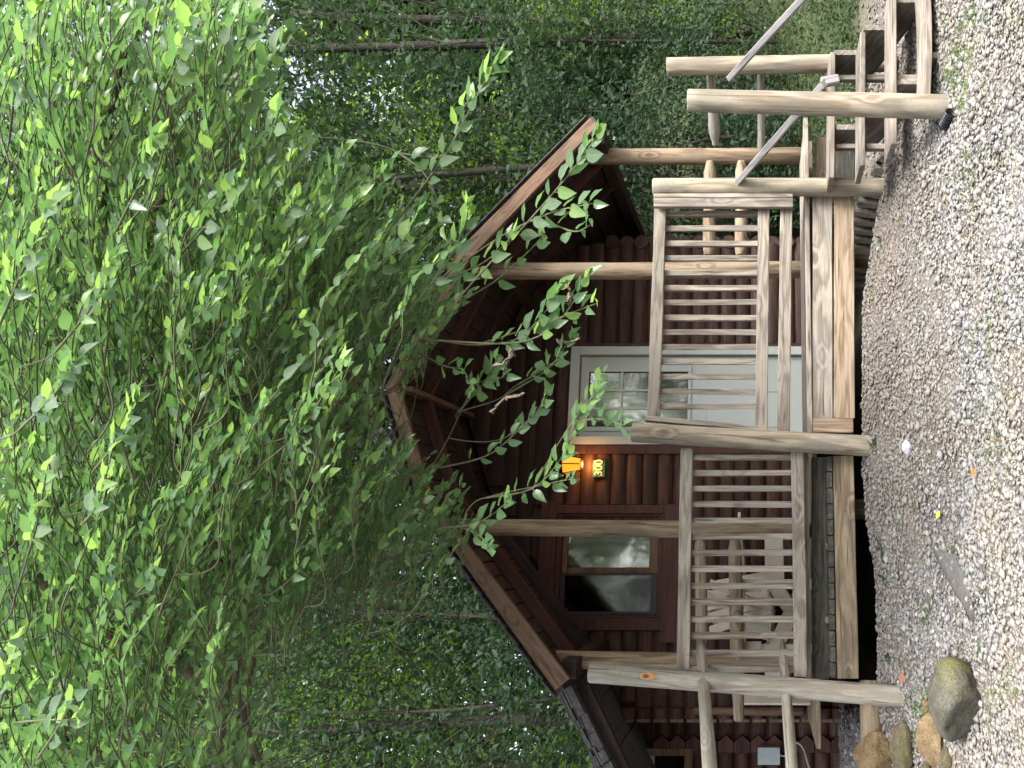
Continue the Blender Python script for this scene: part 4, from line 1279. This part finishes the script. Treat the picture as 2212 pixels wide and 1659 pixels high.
Lp, Ld, Ln, Ls, Ly = [], [], [], [], []     # position, direction, normal, size, youth
stems = []
def shoot(base, tip, nl, size, droop=.06, spread=.62, young=.25, r=.004):
    base, tip = np.array(base, float), np.array(tip, float)
    ln = np.linalg.norm(tip - base)
    mid = (base + tip) / 2 + np.array([0, 0, droop * ln * 2.0]) + rng.normal(0, .03 * ln, 3)
    C = curve([base, mid, tip], 12)
    stems.append((C, r * .8, .0013))
    tg = np.gradient(C, axis=0); tg /= np.linalg.norm(tg, axis=1, keepdims=True)
    for k in range(nl):
        t = .10 + .90 * (k + .3 * rng.random()) / max(nl - 1, 1)
        t = min(t, 1.0)
        i = min(int(t * 11), 10); f = t * 11 - i
        p = C[i] * (1 - f) + C[i+1] * f
        d0 = tg[min(i + (f > .5), 11)]
        up = np.array([0.0, -.35, .9]); side = np.cross(d0, up); side /= np.linalg.norm(side) + 1e-6
        s = 1 if k % 2 else -1
        sp = spread * (1 - .55 * t) * rng.uniform(.7, 1.3)
        d = d0 * math.cos(sp) + side * s * math.sin(sp) + np.array([.0, -.10, .10]) + rng.normal(0, .12, 3)
        n = np.array([.15, -.40, .85]) + side * s * .45 + rng.normal(0, .34, 3)
        sz = size * rng.uniform(.72, 1.15) * (1.0 if t < .72 else 1.0 - 1.1 * (t - .72))
        d /= np.linalg.norm(d)
        Lp.append(p + d * .2 * sz); Ld.append(d); Ln.append(n); Ls.append(sz)
        Ly.append(rng.random() < young * (.15 + 1.6 * max(0, t - .45) ** .8))

# hand placed sprays that hang clear of the crown: photo positions from stem to tip, with depth
hero = [
    ([(870, 460), (965, 330), (1040, 190), (1078, 132)], 2.75, 15, .086, .5), ([(985, 300), (1000, 240), (1020, 205)], 2.7, 5, .082, .3),
    ([(1030, 600), (1140, 480), (1235, 370), (1288, 295)], 2.6, 15, .076, .45), ([(1140, 480), (1205, 455), (1278, 440)], 2.62, 8, .082, .1), ([(1180, 478), (1240, 500), (1275, 486)], 2.6, 5, .08, .05),
    ([(860, 700), (950, 590), (1000, 500), (1012, 445)], 2.75, 13, .085, .8), ([(940, 610), (1040, 570), (1110, 508)], 2.8, 9, .086, .3),
    ([(990, 655), (1080, 600), (1165, 520), (1172, 508)], 3.1, 9, .078, .1),
    ([(940, 735), (1120, 740), (1210, 690), (1268, 600)], 2.8, 13, .074, .7), ([(1200, 690), (1250, 670), (1290, 655)], 2.75, 5, .07, .4),
    ([(1030, 745), (1110, 735), (1165, 690), (1206, 632)], 2.85, 11, .09, .25),
    ([(900, 760), (960, 790), (1000, 800), (1020, 840)], 3.0, 9, .066, .05),
    ([(1090, 855), (1180, 800), (1212, 760), (1240, 725)], 3.0, 9, .066, .0), ([(1120, 830), (1170, 800), (1215, 770)], 3.0, 7, .07, .05),
    ([(990, 890), (1050, 820), (1075, 770)], 3.1, 9, .074, .1), ([(1000, 880), (1030, 830), (1090, 815)], 3.15, 8, .074, .1),
    ([(1225, 930), (1262, 880), (1285, 850), (1303, 812)], 2.75, 9, .066, .5), ([(1240, 910), (1300, 905), (1345, 918)], 2.75, 7, .076, .1),
    ([(1050, 1075), (1150, 1055), (1215, 985), (1252, 893)], 2.8, 17, .072, .6), ([(1160, 1050), (1205, 1040), (1235, 1035)], 2.8, 6, .074, .1),
    ([(950, 1010), (1050, 985), (1120, 930), (1172, 880)], 3.1, 11, .066, .0), ([(1100, 940), (1150, 900), (1185, 850)], 3.1, 7, .062, .05),
    ([(950, 1140), (1030, 1130), (1090, 1090), (1100, 1075)], 2.9, 11, .074, .1), ([(1000, 1140), (1040, 1160), (1060, 1190)], 2.9, 7, .078, .0),
    ([(560, 1010), (650, 930), (700, 850), (742, 782)], 2.5, 15, .074, .55), ([(640, 940), (660, 950), (665, 990)], 2.5, 4, .066, .1),
    ([(500, 1340), (545, 1250), (565, 1200), (578, 1155)], 2.7, 10, .078, .4), ([(530, 1290), (590, 1280), (650, 1230)], 2.8, 8, .076, .1),
    ([(545, 840), (610, 750), (635, 715), (658, 690)], 2.7, 9, .07, .4), ([(560, 560), (610, 480), (632, 432)], 2.6, 12, .088, .7),
    ([(430, 900), (480, 780), (505, 720), (522, 678)], 2.6, 11, .072, .5), ([(700, 500), (800, 420), (840, 360)], 2.8, 11, .08, .3), ([(760, 640), (840, 560), (905, 470)], 2.8, 12, .082, .3),
    ([(330, 260), (380, 140), (412, 60)], 2.6, 13, .094, .8), ([(440, 250), (500, 150), (548, 42)], 2.6, 14, .094, .6), ([(500, 310), (560, 190), (622, 70)], 2.7, 13, .088, .4),
    ([(500, 360), (580, 290), (605, 235)], 2.7, 11, .088, .4), ([(20, 300), (40, 150), (80, 20)], 2.5, 15, .085, .8), ([(0, 700), (60, 560), (120, 440)], 2.3, 15, .085, .7),
    ([(40, 930), (110, 860), (170, 780)], 2.2, 12, .08, .8), ([(180, 1130), (215, 1080), (250, 940)], 2.4, 12, .08, .7), ([(60, 1200), (80, 1130), (100, 1025)], 2.3, 10, .085, .8),
    ([(210, 1330), (230, 1250), (245, 1198)], 2.6, 9, .078, .5), ([(240, 1340), (290, 1290), (340, 1228)], 2.6, 10, .078, .4), ([(40, 1560), (100, 1555), (180, 1555)], 2.5, 9, .085, .4), ([(0, 1520), (20, 1450), (35, 1400)], 2.3, 8, .085, .6),
    ([(80, 1640), (120, 1580), (160, 1510)], 2.4, 8, .08, .3), ([(640, 500), (690, 440), (740, 330)], 2.8, 13, .084, .3), ([(380, 560), (460, 470), (510, 400)], 2.6, 12, .085, .5), ([(250, 500), (310, 380), (350, 300)], 2.5, 12, .088, .6),
    ([(350, 820), (420, 700), (470, 620)], 2.6, 12, .08, .4), ([(120, 760), (200, 660), (250, 560)], 2.4, 13, .085, .6), ([(200, 1020), (270, 930), (300, 850)], 2.5, 11, .08, .4), ([(860, 330), (920, 380), (960, 480)], 3.0, 8, .078, .2),
]
bases = []
for pts, d, nl, size, yg in hero:
    nl = int(nl * 1.3); size *= 1.08
    P = [np.array(PX(x, y, d + .35 * (1 - k / (len(pts) - 1)))) for k, (x, y) in enumerate(pts)]
    C = curve(P, 16)
    stems.append((C, .0045, .0016))
    n0 = len(Lp)
    tg = np.gradient(C, axis=0); tg /= np.linalg.norm(tg, axis=1, keepdims=True)
    for k in range(nl):
        t = .22 + .78 * k / (nl - 1)
        i = min(int(t * 15), 14); f = t * 15 - i
        p = C[i] * (1 - f) + C[i+1] * f; d0 = tg[i]
        up = np.array([0, -.9, .35]); side = np.cross(d0, up); side /= np.linalg.norm(side)
        s = 1 if k % 2 else -1
        sp = (.85 - .6 * t) * rng.uniform(.7, 1.25)
        dd = d0 * math.cos(sp) + side * s * math.sin(sp) + np.array([.15, -.05, .02]) + rng.normal(0, .14, 3)
        nn = np.array([.05, -.65, .7]) + side * s * .25 + rng.normal(0, .38, 3)
        dd /= np.linalg.norm(dd)
        sz = size * rng.uniform(.75, 1.12) * (1 if t < .8 else 1 - .9 * (t - .8))
        Lp.append(p + dd * .2 * sz); Ld.append(dd); Ln.append(nn); Ls.append(sz); Ly.append(rng.random() < yg * (.25 + 1.1 * max(0, t - .35)))
    bases.append((C[0], (C[2] - C[0]) / np.linalg.norm(C[2] - C[0])))

# the mass of the crown
POLY = [(-60, -80), (575, -80), (600, 120), (625, 240), (735, 330), (880, 400), (985, 520), (1040, 590), (1010, 660), (890, 725), (815, 800), (835, 900), (985, 1010), (1050, 1130), (960, 1165), (880, 1130), (780, 1230), (640, 1290), (560, 1390), (585, 1560), (560, 1720), (-60, 1720)]
def inside(x, y, P=POLY):
    c = False
    for i in range(len(P)):
        (x0, y0), (x1, y1) = P[i], P[i-1]
        if (y0 > y) != (y1 > y) and x < (x1 - x0) * (y - y0) / (y1 - y0) + x0: c = not c
    return c
cnt = 0
while cnt < 2500:
    x, y = rng.uniform(-60, 1060), rng.uniform(-80, 1720)
    if cnt >= 2470: x, y = rng.uniform(680, 1060), rng.uniform(520, 1200)
    if not inside(x, y): continue
    d = 2.65 + 2.3 * rng.random() ** .75
    if x > 500 and y > 1000: d = max(d, 3.1)
    if y > 1380 and x > 120 and rng.random() < .45: continue
    if y < 330 and x < 560 and rng.random() < .25: d += .6
    tip = np.array(PX(x, y, d))
    low = np.clip((x - 150) / 900, 0, 1)
    dr = np.array([.90 + rng.normal(0, .08), rng.uniform(-.42, .12), -.08 - .42 * low + rng.normal(0, .14)])
    dr /= np.linalg.norm(dr)
    ln = rng.uniform(.32, .62)
    base = tip - dr * ln + np.array([0, 0, .03])
    shoot(base, tip, int(ln * rng.uniform(24, 34)), rng.uniform(.056, .082), droop=.05, young=.55 * (1 - .8 * np.clip((d - 2.7) / 1.2, 0, 1)) * (1.1 - .6 * np.clip((x + .25 * y) / 1100, 0, 1)))
    bases.append((base, dr))
    cnt += 1
# twigs carry every spray back to the limbs
nodes = skel.copy()
order = sorted(range(len(bases)), key=lambda q: np.min(np.linalg.norm(skel - bases[q][0], axis=1)))
for q in order:
    b, bd = bases[q]
    rel = nodes - b
    dist = np.linalg.norm(rel, axis=1) + 1e-6
    dv = dist * (1.35 + (rel @ bd) / dist)          # prefer a node behind the spray
    k = int(np.argmin(dv)); a = nodes[k]
    L = np.linalg.norm(b - a)
    if L > .03:
        h_ = np.clip(L * .4, .02, .35)
        p1, p2 = a + (b - bd * h_ - a) * .5 + rng.normal(0, .03 * L, 3), b - bd * h_
        tt = np.linspace(0, 1, 10)[:, None]
        C = (1-tt)**3 * a + 3*(1-tt)**2*tt * p1 + 3*(1-tt)*tt**2 * p2 + tt**3 * b
        stems.append((C, min(.0075, .0025 + .003 * L), .0024))
        nodes = np.concatenate([nodes, C[2:]])
V, T = tubes(stems, 5)
tag(tri_mesh("twigs", V, T, M["twig"], tree), kind="stuff")
# dead curled leaves caught on two twigs
for (pts, d) in (([(1060, 790), (1100, 775), (1108, 760), (1085, 800)], 2.95), ([(1205, 735), (1228, 738), (1250, 730)], 2.95), ([(1225, 655), (1232, 640), (1220, 610)], 2.72), ([(1060, 890), (1090, 860), (1130, 850)], 3.0)):
    C = curve([np.array(PX(x, y, d)) for x, y in pts], 12) + rng.normal(0, .004, (12, 3))
    V, T = tubes([(C, .006, .0015)], 5); V += rng.normal(0, .004, V.shape)
    tri_mesh("dead_leaf", V, T, M["dead"], tree)

Lp, Ld, Ln, Ls, Ly = map(np.array, (Lp, Ld, Ln, Ls, Ly))
R = rot_frames(Ld, Ln)
# the leaves that show largest become single parts, the rest one mass
pxy = CY - Lp[:, 0] / Lp[:, 1] * F; pxx = HZ - (Lp[:, 2] - EYE) / Lp[:, 1] * F
face = np.abs(np.sum(R[:, :, 2] * (np.array([0, 0, EYE]) - Lp) / np.linalg.norm(Lp - np.array([0, 0, EYE]), axis=1, keepdims=True), 1))
score = (Ls / Lp[:, 1]) ** 2 * (.25 + face) / Lp[:, 1] ** .5
score[(pxx < 5) | (pxx > 2200) | (pxy < 5) | (pxy > 1650)] = 0
big = np.argsort(-score)[:300]
isbig = np.zeros(len(Lp), bool); isbig[big] = True
protos = []
for y in (0, 1):
    for V0, T0 in LT:
        me = bpy.data.meshes.new("leaf")
        me.from_pydata([tuple(v) for v in V0], [], [tuple(int(q) for q in t) for t in T0])
        me.materials.append(M["young"] if y else M["leaf"])
        me.polygons.foreach_set("use_smooth", [True] * len(me.polygons))
        at = me.attributes.new("rib", 'FLOAT', 'POINT'); at.data.foreach_set("value", RIB.astype(np.float32)); me.update()
        protos.append(me)
tinv = WM[tree.name].inverted()
for q in big:
    o = bpy.data.objects.new("leaf", protos[int(Ly[q]) * 4 + int(q) % 4])
    mm = np.eye(4); mm[:3, :3] = R[q] * Ls[q]; mm[:3, 3] = Lp[q]
    col.objects.link(o); o.parent = tree; o.matrix_parent_inverse = tinv; o.matrix_basis = Matrix(mm.tolist())
parts, mi = [], []
for y in (0, 1):
    for k in range(4):
        sel = np.where(~isbig & (Ly == bool(y)) & (np.arange(len(Lp)) % 4 == k))[0]
        if len(sel):
            V, T = scatter(LT[k], Lp[sel], R[sel], Ls[sel]); parts.append((V, T)); mi.append(np.full(len(T), y))
V, T = join(parts)
tag(tri_mesh("foliage", V, T, [M["leaf"], M["young"]], tree, midx=np.concatenate(mi), rib=np.tile(RIB, len(V) // len(RIB))), kind="stuff")

# ------------------------------------------------------------------ woodland behind and beside the cabin
def wood_tree(name, label, cat, X, Y, h, crown, z0, nclump, nleaf, size, mat, tr=.12, group=None, tpl=SMALL, cr=.42, lean=(0, 0)):
    gz = float(ground_z(X, Y))
    root = thing(name, (X, Y, gz), label, cat, group)
    rx, ry = crown
    top = np.array([X + lean[0], Y + lean[1], gz + h])
    tk = curve([(X, Y, gz - .2), (X + lean[0] * .3 + rng.normal(0, .12), Y + lean[1] * .3, gz + h * .35), (X + lean[0] * .7, Y + lean[1] * .7 + rng.normal(0, .15), gz + h * .68), top], 14)
    V, T = tubes([(tk, tr, tr * .18)], 8)
    tri_mesh("trunk" if h > 3.2 else "stem", V, T, M["bark"], root)
    cs, paths = [], []
    for _ in range(nclump):
        t = rng.random() ** .9
        zc = gz + z0 + (h - z0) * t
        prof = math.sin(math.pi * min(1, .16 + .84 * (1 - t) ** .8 * .95 + .05)) ** .55 if h > 3.2 else (1 - t * .75)
        a = rng.random() * 6.283; rr = rng.random() ** .45
        i = min(13, int((zc - gz) / h * 13))
        c = np.array([tk[i][0] + rx * prof * rr * math.cos(a), tk[i][1] + ry * prof * rr * math.sin(a), zc])
        cs.append(c)
        j = max(0, i - 2)
        if rng.random() < .5:
            m_ = (tk[j] + c) / 2 + rng.normal(0, .15, 3)
            paths.append((curve([tk[j], m_, c], 6), tr * .14, .004))
    if paths:
        V, T = tubes(paths, 5); tag(tri_mesh("limbs", V, T, M["bark"], root), kind="stuff")
    cs = np.array(cs)
    w_ = rng.uniform(.4, 1.6, nclump); w_ /= w_.sum()
    ci = rng.choice(nclump, nleaf, p=w_)
    sg_ = rng.uniform(.6, 1.35, nclump)[ci][:, None] * cr
    P = cs[ci] + rng.normal(0, 1, (nleaf, 3)) * sg_ * np.array([1, 1, .62])
    P[:, 2] = np.maximum(P[:, 2], ground_z(P[:, 0], P[:, 1]) + .03)
    D = rng.normal(0, 1, (nleaf, 3)) * np.array([1, 1, .45]) + np.array([.2, -.25, -.35])
    Nn = rng.normal(0, .55, (nleaf, 3)) + np.array([0, -.35, .8])
    V, T = scatter(tpl, P, rot_frames(D, Nn), size * rng.uniform(.65, 1.3, nleaf))
    tag(tri_mesh("foliage", V, T, mat, root), kind="stuff")
    return root
GT = "trees of the wood behind the cabin"
GS = "shrubs on the bank right of the cabin"
T_ = [  # label, X, Y, h, crown, z0, clumps, leaves, size, material, trunk
    ("dark leafy tree rising right behind the right end of the roof", 2.7, 9.0, 8.6, (1.7, 1.5), 1.2, 90, 9500, .085, "bgleaf2", .06),
    ("tall shady tree at the right edge with gaps of white sky beside it", 4.4, 9.6, 10.5, (1.9, 1.7), 1.0, 80, 9000, .09, "bgleaf2", .08),
    ("tree with sunny yellow green leaves seen through a gap right of the roof", 3.6, 13.2, 10.0, (2.2, 1.8), 1.6, 90, 9000, .11, "bgleaf3", .14),
    ("deep green tree standing straight behind the roof peak", .6, 10.6, 10.5, (2.2, 1.6), 1.5, 110, 12000, .09, "bgleaf2", .15),
    ("leafy tree with a dark straight trunk behind the left roof slope", -1.9, 9.4, 10.0, (1.9, 1.5), 2.2, 100, 11000, .085, "bgleaf", .13),
    ("thicket tree with many thin bare branches left of the roof", -3.9, 8.4, 7.4, (1.7, 1.5), 1.2, 70, 5500, .075, "bgleaf2", .09),
    ("bright yellow green tree beyond the thicket at the left edge", -5.6, 11.6, 9.5, (2.4, 1.8), 1.4, 100, 10500, .10, "bgleaf3", .14),
    ("broad dark tree filling the left edge above the cabin wing", -5.9, 8.8, 9.5, (1.8, 1.6), 2.4, 80, 5500, .085, "bgleaf", .10),
    ("tall tree at the far back between the roof peak and the left slope", -1.0, 14.0, 14.5, (2.8, 2.0), 3.0, 110, 10500, .12, "bgleaf", .17),
    ("tall far tree behind the dark tree right of the roof peak", 2.2, 14.6, 14.0, (2.4, 2.0), 2.5, 100, 9000, .12, "bgleaf", .17),
    ("tall far tree at the upper right with pale sky through its crown", 6.3, 13.4, 12.5, (2.2, 2.0), 2.0, 70, 6500, .12, "bgleaf", .10),
    ("tall far tree high above the left side of the roof", -4.0, 14.4, 14.0, (2.6, 2.0), 3.0, 100, 9500, .12, "bgleaf", .17),
]
for lab, X, Y, h, cr_, z0, nc, nl, sz, mt, tr in T_:
    wood_tree("woodland_tree", lab, "tree", X, Y, h * 1.12, cr_, z0, int(nc * 1.5), int(nl * 1.55), sz * 1.12, M[mt], tr, GT, lean=(rng.normal(0, .3), rng.normal(0, .2)))
S_ = [
    ("leafy shrub on the bank just right of the porch post", 2.35, 8.1, 2.6, (.85, .7), .1, 40, 5000, .06, "bgleaf2", .03),
    ("dense dark shrub on the bank behind the two rail fence", 3.1, 8.5, 3.0, (.95, .8), .1, 45, 5500, .06, "bgleaf2", .03),
    ("tall shrub at the right edge above the mossy bank", 4.0, 9.0, 3.1, (1.0, .9), .1, 45, 5000, .062, "bgleaf", .03),
    ("shrub beyond the porch corner in deep shade", 1.75, 8.9, 2.9, (.9, .7), .1, 45, 5000, .06, "bgleaf2", .03),
    ("pale green shrub high on the bank at the right edge", 4.9, 9.9, 2.8, (1.0, .9), .1, 40, 4000, .065, "bgleaf3", .03),
]
for lab, X, Y, h, cr_, z0, nc, nl, sz, mt, tr in S_:
    wood_tree("bank_shrub", lab, "shrub", X, Y, h, cr_, z0, nc, nl, sz, M[mt], tr, GS, cr=.24)

for lab, X, Y, h in (("tall leafy sapling in front of the thin bare trunk at the left", -3.35, 7.9, 6.0), ("leafy sapling close behind the left slope of the roof", -2.5, 8.3, 6.6)):
    wood_tree("understory_tree", lab, "tree", X, Y, h, (1.0, .8), 1.6, 60, 4600, .072, M["bgleaf2"], .035, "saplings behind the left side of the cabin", cr=.34)
# far wood that reads as one mass
n = 82000
X = rng.uniform(-13, 14, n); Y = rng.uniform(16.5, 20, n)
top_ = 20.5 + 2.0 * np.sin(X * .9) + 1.0 * np.sin(X * 2.3 + 1)
top_ = top_ - 10.2 * smooth(4.6, 6.0, X) * smooth(11, 9.0, X)
Z_ = ground_z(X, Y) + rng.random(n) ** .9 * (top_ - 5)
P = np.stack([X, Y, Z_], 1)
P += (np.sin(P[:, [1, 2, 0]] * 2.3) * .5)
V, T = scatter(TINY, P, rot_frames(rng.normal(0, 1, (n, 3)), rng.normal(0, .5, (n, 3)) + np.array([0, -.5, .7])), rng.uniform(.20, .48, n))
tag(tri_mesh("far_foliage", V, T, M["bgleaf"], None), "mass of far woodland closing the view behind the trees", "woodland", None, "stuff")

# ------------------------------------------------------------------ ground cover on the bank
n = 40000
X = rng.uniform(1.5, 7.5, n); Y = 7.05 + 5.0 * rng.random(n) ** 1.4
keep = (X > 1.75 + .15 * rng.normal(size=n)) & (Y > 7.1 + .25 * np.sin(X * 4) * .6)
X, Y = X[keep], Y[keep]; n = len(X)
P = np.stack([X, Y, ground_z(X, Y) + rng.random(n) ** 2 * .16 + .005], 1)
V, T = scatter(TINY, P, rot_frames(rng.normal(0, 1, (n, 3)) * np.array([1, 1, .4]) + np.array([0, -.3, .1]), rng.normal(0, .4, (n, 3)) + np.array([0, -.5, .75])), rng.uniform(.025, .062, n))
tag(tri_mesh("ground_cover", V, T, M["ivy"], None), "low leafy ground cover over the bank right of the cabin", "ground cover", None, "stuff")

# ------------------------------------------------------------------ gravel
def ico():
    bm = bmesh.new(); bmesh.ops.create_icosphere(bm, subdivisions=1, radius=1)
    V = np.array([v.co[:] for v in bm.verts]); T = np.array([[v.index for v in f.verts] for f in bm.faces]); bm.free()
    return V, T
IV, IT = ico()
OV = np.array([(1, 0, 0), (-1, 0, 0), (0, 1, 0), (0, -1, 0), (0, 0, 1), (0, 0, -1)], float)
OT = np.array([(0, 2, 4), (2, 1, 4), (1, 3, 4), (3, 0, 4), (2, 0, 5), (1, 2, 5), (3, 1, 5), (0, 3, 5)])
QV = np.array([(1, .35, .1), (.35, -.95, .15), (-.85, -.65, .1), (-.9, .55, .15), (.05, .05, .85), (.15, 1.0, -.1), (-.1, -.1, -.9)], float)
QT = np.array([(0, 4, 1), (1, 4, 2), (2, 4, 3), (3, 4, 5), (5, 4, 0), (0, 1, 6), (1, 2, 6), (2, 3, 6), (3, 5, 6), (5, 0, 6)])
def stones(name, X, Y, size, mat, label, lift=.25, flat=.55, IV=QV, IT=QT):
    n = len(X)
    P = np.stack([X, Y, ground_z(X, Y) + size * lift * rng.uniform(.2, 1.3, n)], 1)
    a = rng.random(n) * 6.283
    D = np.stack([np.cos(a), np.sin(a), rng.normal(0, .25, n)], 1)
    Nn = np.stack([rng.normal(0, .3, n), rng.normal(0, .3, n), np.ones(n)], 1)
    R = rot_frames(D, Nn)
    sc3 = np.stack([size, size * rng.uniform(.65, 1.0, n), size * flat * rng.uniform(.6, 1.2, n)], 1)
    jit = 1 + rng.uniform(-.2, .2, (n, len(IV), 1))
    loc = IV[None] * jit * sc3[:, None, :]
    V = np.einsum('nij,nkj->nki', R, loc) + P[:, None]
    T = IT[None] + (np.arange(n) * len(IV))[:, None, None]
    o = tri_mesh(name, V.reshape(-1, 3), T.reshape(-1, 3), mat, None, smooth_=True)
    return tag(o, label, "gravel", None, "stuff")
n = 88000
Y = 2.7 + 3.5 * rng.random(n) ** .95; X = rng.uniform(-1, 1, n) * (Y * .53 + .8)
u = CO * X + SI * (Y - D0); w = SI * X - CO * (Y - D0)
keep = ((w > -.22) | (u > 1.35)) & ~((u < -2.15) & (w < .02))
X, Y = X[keep], Y[keep]
size = .0118 * np.exp(rng.normal(0, .38, len(X)))
size = np.clip(size, .006, .032)
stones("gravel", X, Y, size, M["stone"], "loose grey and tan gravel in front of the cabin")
n = 2600
Y = rng.uniform(5.5, 8.2, n); X = rng.uniform(1.9, 4.4, n)
u = CO * X + SI * (Y - D0); keep = (u > 1.5) & (Y < 7.4 + .2 * np.sin(X * 5))
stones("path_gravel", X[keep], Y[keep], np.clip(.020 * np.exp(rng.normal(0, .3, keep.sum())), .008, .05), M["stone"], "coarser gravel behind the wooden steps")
n = 9000
Y = rng.uniform(4.95, 8, n); X = -1.6 - rng.random(n) * 3.0
u = CO * X + SI * (Y - D0); w = SI * X - CO * (Y - D0); keep = (u < -2.1) & (w < -.02) & (w > -1.9)
stones("dark_gravel", X[keep], Y[keep], np.clip(.014 * np.exp(rng.normal(0, .3, keep.sum())), .006, .03), M["darkstone"], "dark grey gravel bed behind the round timber at the left")
n = 2500
a = rng.uniform(-2.0, 2.0, n); w = rng.uniform(-.9, -.1, n)
X = CO * a + SI * w; Y = D0 + SI * a - CO * w
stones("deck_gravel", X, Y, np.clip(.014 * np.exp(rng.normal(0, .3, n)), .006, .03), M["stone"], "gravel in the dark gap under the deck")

# ------------------------------------------------------------------ weeds, grass blades, straw
def weeds(name, centres, per, rad, size, mat, label, up=.8):
    cx = np.repeat(np.array(centres, float), per, 0)
    n = len(cx)
    off = rng.normal(0, 1, (n, 2)) * rad
    X, Y = cx[:, 0] + off[:, 0], cx[:, 1] + off[:, 1]
    P = np.stack([X, Y, ground_z(X, Y) + rng.random(n) * size * .8], 1)
    D = rng.normal(0, 1, (n, 3)); D[:, 2] = np.abs(D[:, 2]) * up
    V, T = scatter(TINY, P, rot_frames(D, rng.normal(0, .5, (n, 3)) + np.array([0, -.3, .9])), size * rng.uniform(.4, 1.3, n))
    tag(tri_mesh(name, V, T, mat, None), label, "weeds", None, "stuff")
cs = []
for _ in range(260):
    x, y = rng.uniform(1960, 2230), rng.uniform(0, 1659)
    if rng.random() < .75: x = rng.normal(2120, 45)
    if x > 2230 or x < 1900: continue
    p = GR(x, y); cs.append((p.x, p.y))
weeds("weeds", cs, 12, .05, .013, M["weed"], "small green weeds sprouting among the gravel")
cs = []
for (x, y, k, s) in ((2065, 130, 60, 28), (2070, 190, 30, 20), (2090, 60, 20, 25), (1990, 1505, 24, 14), (2010, 1530, 20, 10), (1985, 520, 4, 6), (1890, 640, 3, 4), (1940, 1130, 4, 8), (2050, 1190, 6, 10), (2000, 1330, 10, 16), (2180, 1490, 12, 18), (2150, 950, 14, 30), (2140, 700, 16, 30), (2100, 1400, 8, 12), (1985, 1590, 8, 8), (1950, 480, 4, 6), (2100, 400, 14, 25)):
    for _ in range(k):
        p = GR(x + rng.normal(0, s), y + rng.normal(0, s * 1.4)); cs.append((p.x, p.y))
weeds("weed_clumps", cs[::2], 14, .02, .020, M["weed"], "fresh green weed clumps round the post feet and in the gravel")
cs = []
for _ in range(70):
    p = GR(rng.uniform(1900, 2200), rng.uniform(0, 1659)); cs.append((p.x, p.y))
X = np.repeat(np.array(cs), 5, 0); X = X + rng.normal(0, .03, X.shape)
P = np.stack([X[:, 0], X[:, 1], ground_z(X[:, 0], X[:, 1]) + .012], 1)
n = len(P); D = rng.normal(0, 1, (n, 3)) * np.array([1, 1, .12])
blade = (np.array([(0, .02, 0), (0, -.02, 0), (.5, .018, .05), (.5, -.018, .05), (1, 0, 0)], float), np.array([(0, 1, 3), (0, 3, 2), (2, 3, 4)]))
V, T = scatter(blade, P, rot_frames(D, np.tile([0, 0, 1.0], (n, 1)) + rng.normal(0, .2, (n, 3))), rng.uniform(.05, .16, n))
tag(tri_mesh("straw", V, T, M["straw"], None), "dry straw and dead stems lying on the gravel", "straw", None, "stuff")
# leafy sprigs in the dark gap under the deck
cs = [(PX(1880, 520, 5.2)), PX(1872, 1250, 4.75), PX(1862, 1180, 4.8), PX(1868, 1420, 4.7), PX(1865, 960, 5.0)]
weeds("gap_weeds", [(p.x, p.y) for p in cs], 14, .02, .035, M["bgleaf"], "small ivy sprigs in the dark gap under the deck")

# the far side of the clearing, behind the viewer, seen only in the panes
n = 9000
X = rng.uniform(-16, 16, n); Y = rng.uniform(-19, -15, n); Zb = rng.random(n) ** .8 * (6.6 + 1.6 * np.sin(X * .8) + .8 * np.sin(X * 2.1) - 1.4 * smooth(-1, 2, X) * smooth(11, 8, X))
P = np.stack([X, Y, Zb - .5], 1)
V, T = scatter(TINY, P, rot_frames(rng.normal(0, 1, (n, 3)), rng.normal(0, .6, (n, 3)) + np.array([0, .5, .7])), rng.uniform(.4, .9, n))
tag(tri_mesh("opposite_woodland", V, T, M["bgleaf"], None), "mass of woodland across the clearing that the window panes reflect", "woodland", None, "stuff")

# two fallen leaves
M["yellow"] = plain("fallen_yellow_leaf", (.50, .40, .06), .6)
M["rust"] = plain("fallen_rust_leaf", (.36, .13, .045), .7)
for (x, y, mt, lab) in ((2044, 1104, "yellow", "yellow fallen leaf on the gravel below the left railing"), (2122, 1012, "rust", "rust orange fallen leaf on the gravel near the bottom of the picture")):
    p = GR(x, y); V0, T0 = LT[3]
    o = mesh_obj("fallen_leaf", V0, [tuple(int(q) for q in t) for t in T0], M[mt], None, frame(p + Vector((0, 0, .03)), (-.6, .5, .1), (.1, -.6, .8)) @ Matrix.Scale(.062, 4), smooth_=True)
    tag(o, lab, "leaf", "fallen leaves on the gravel")
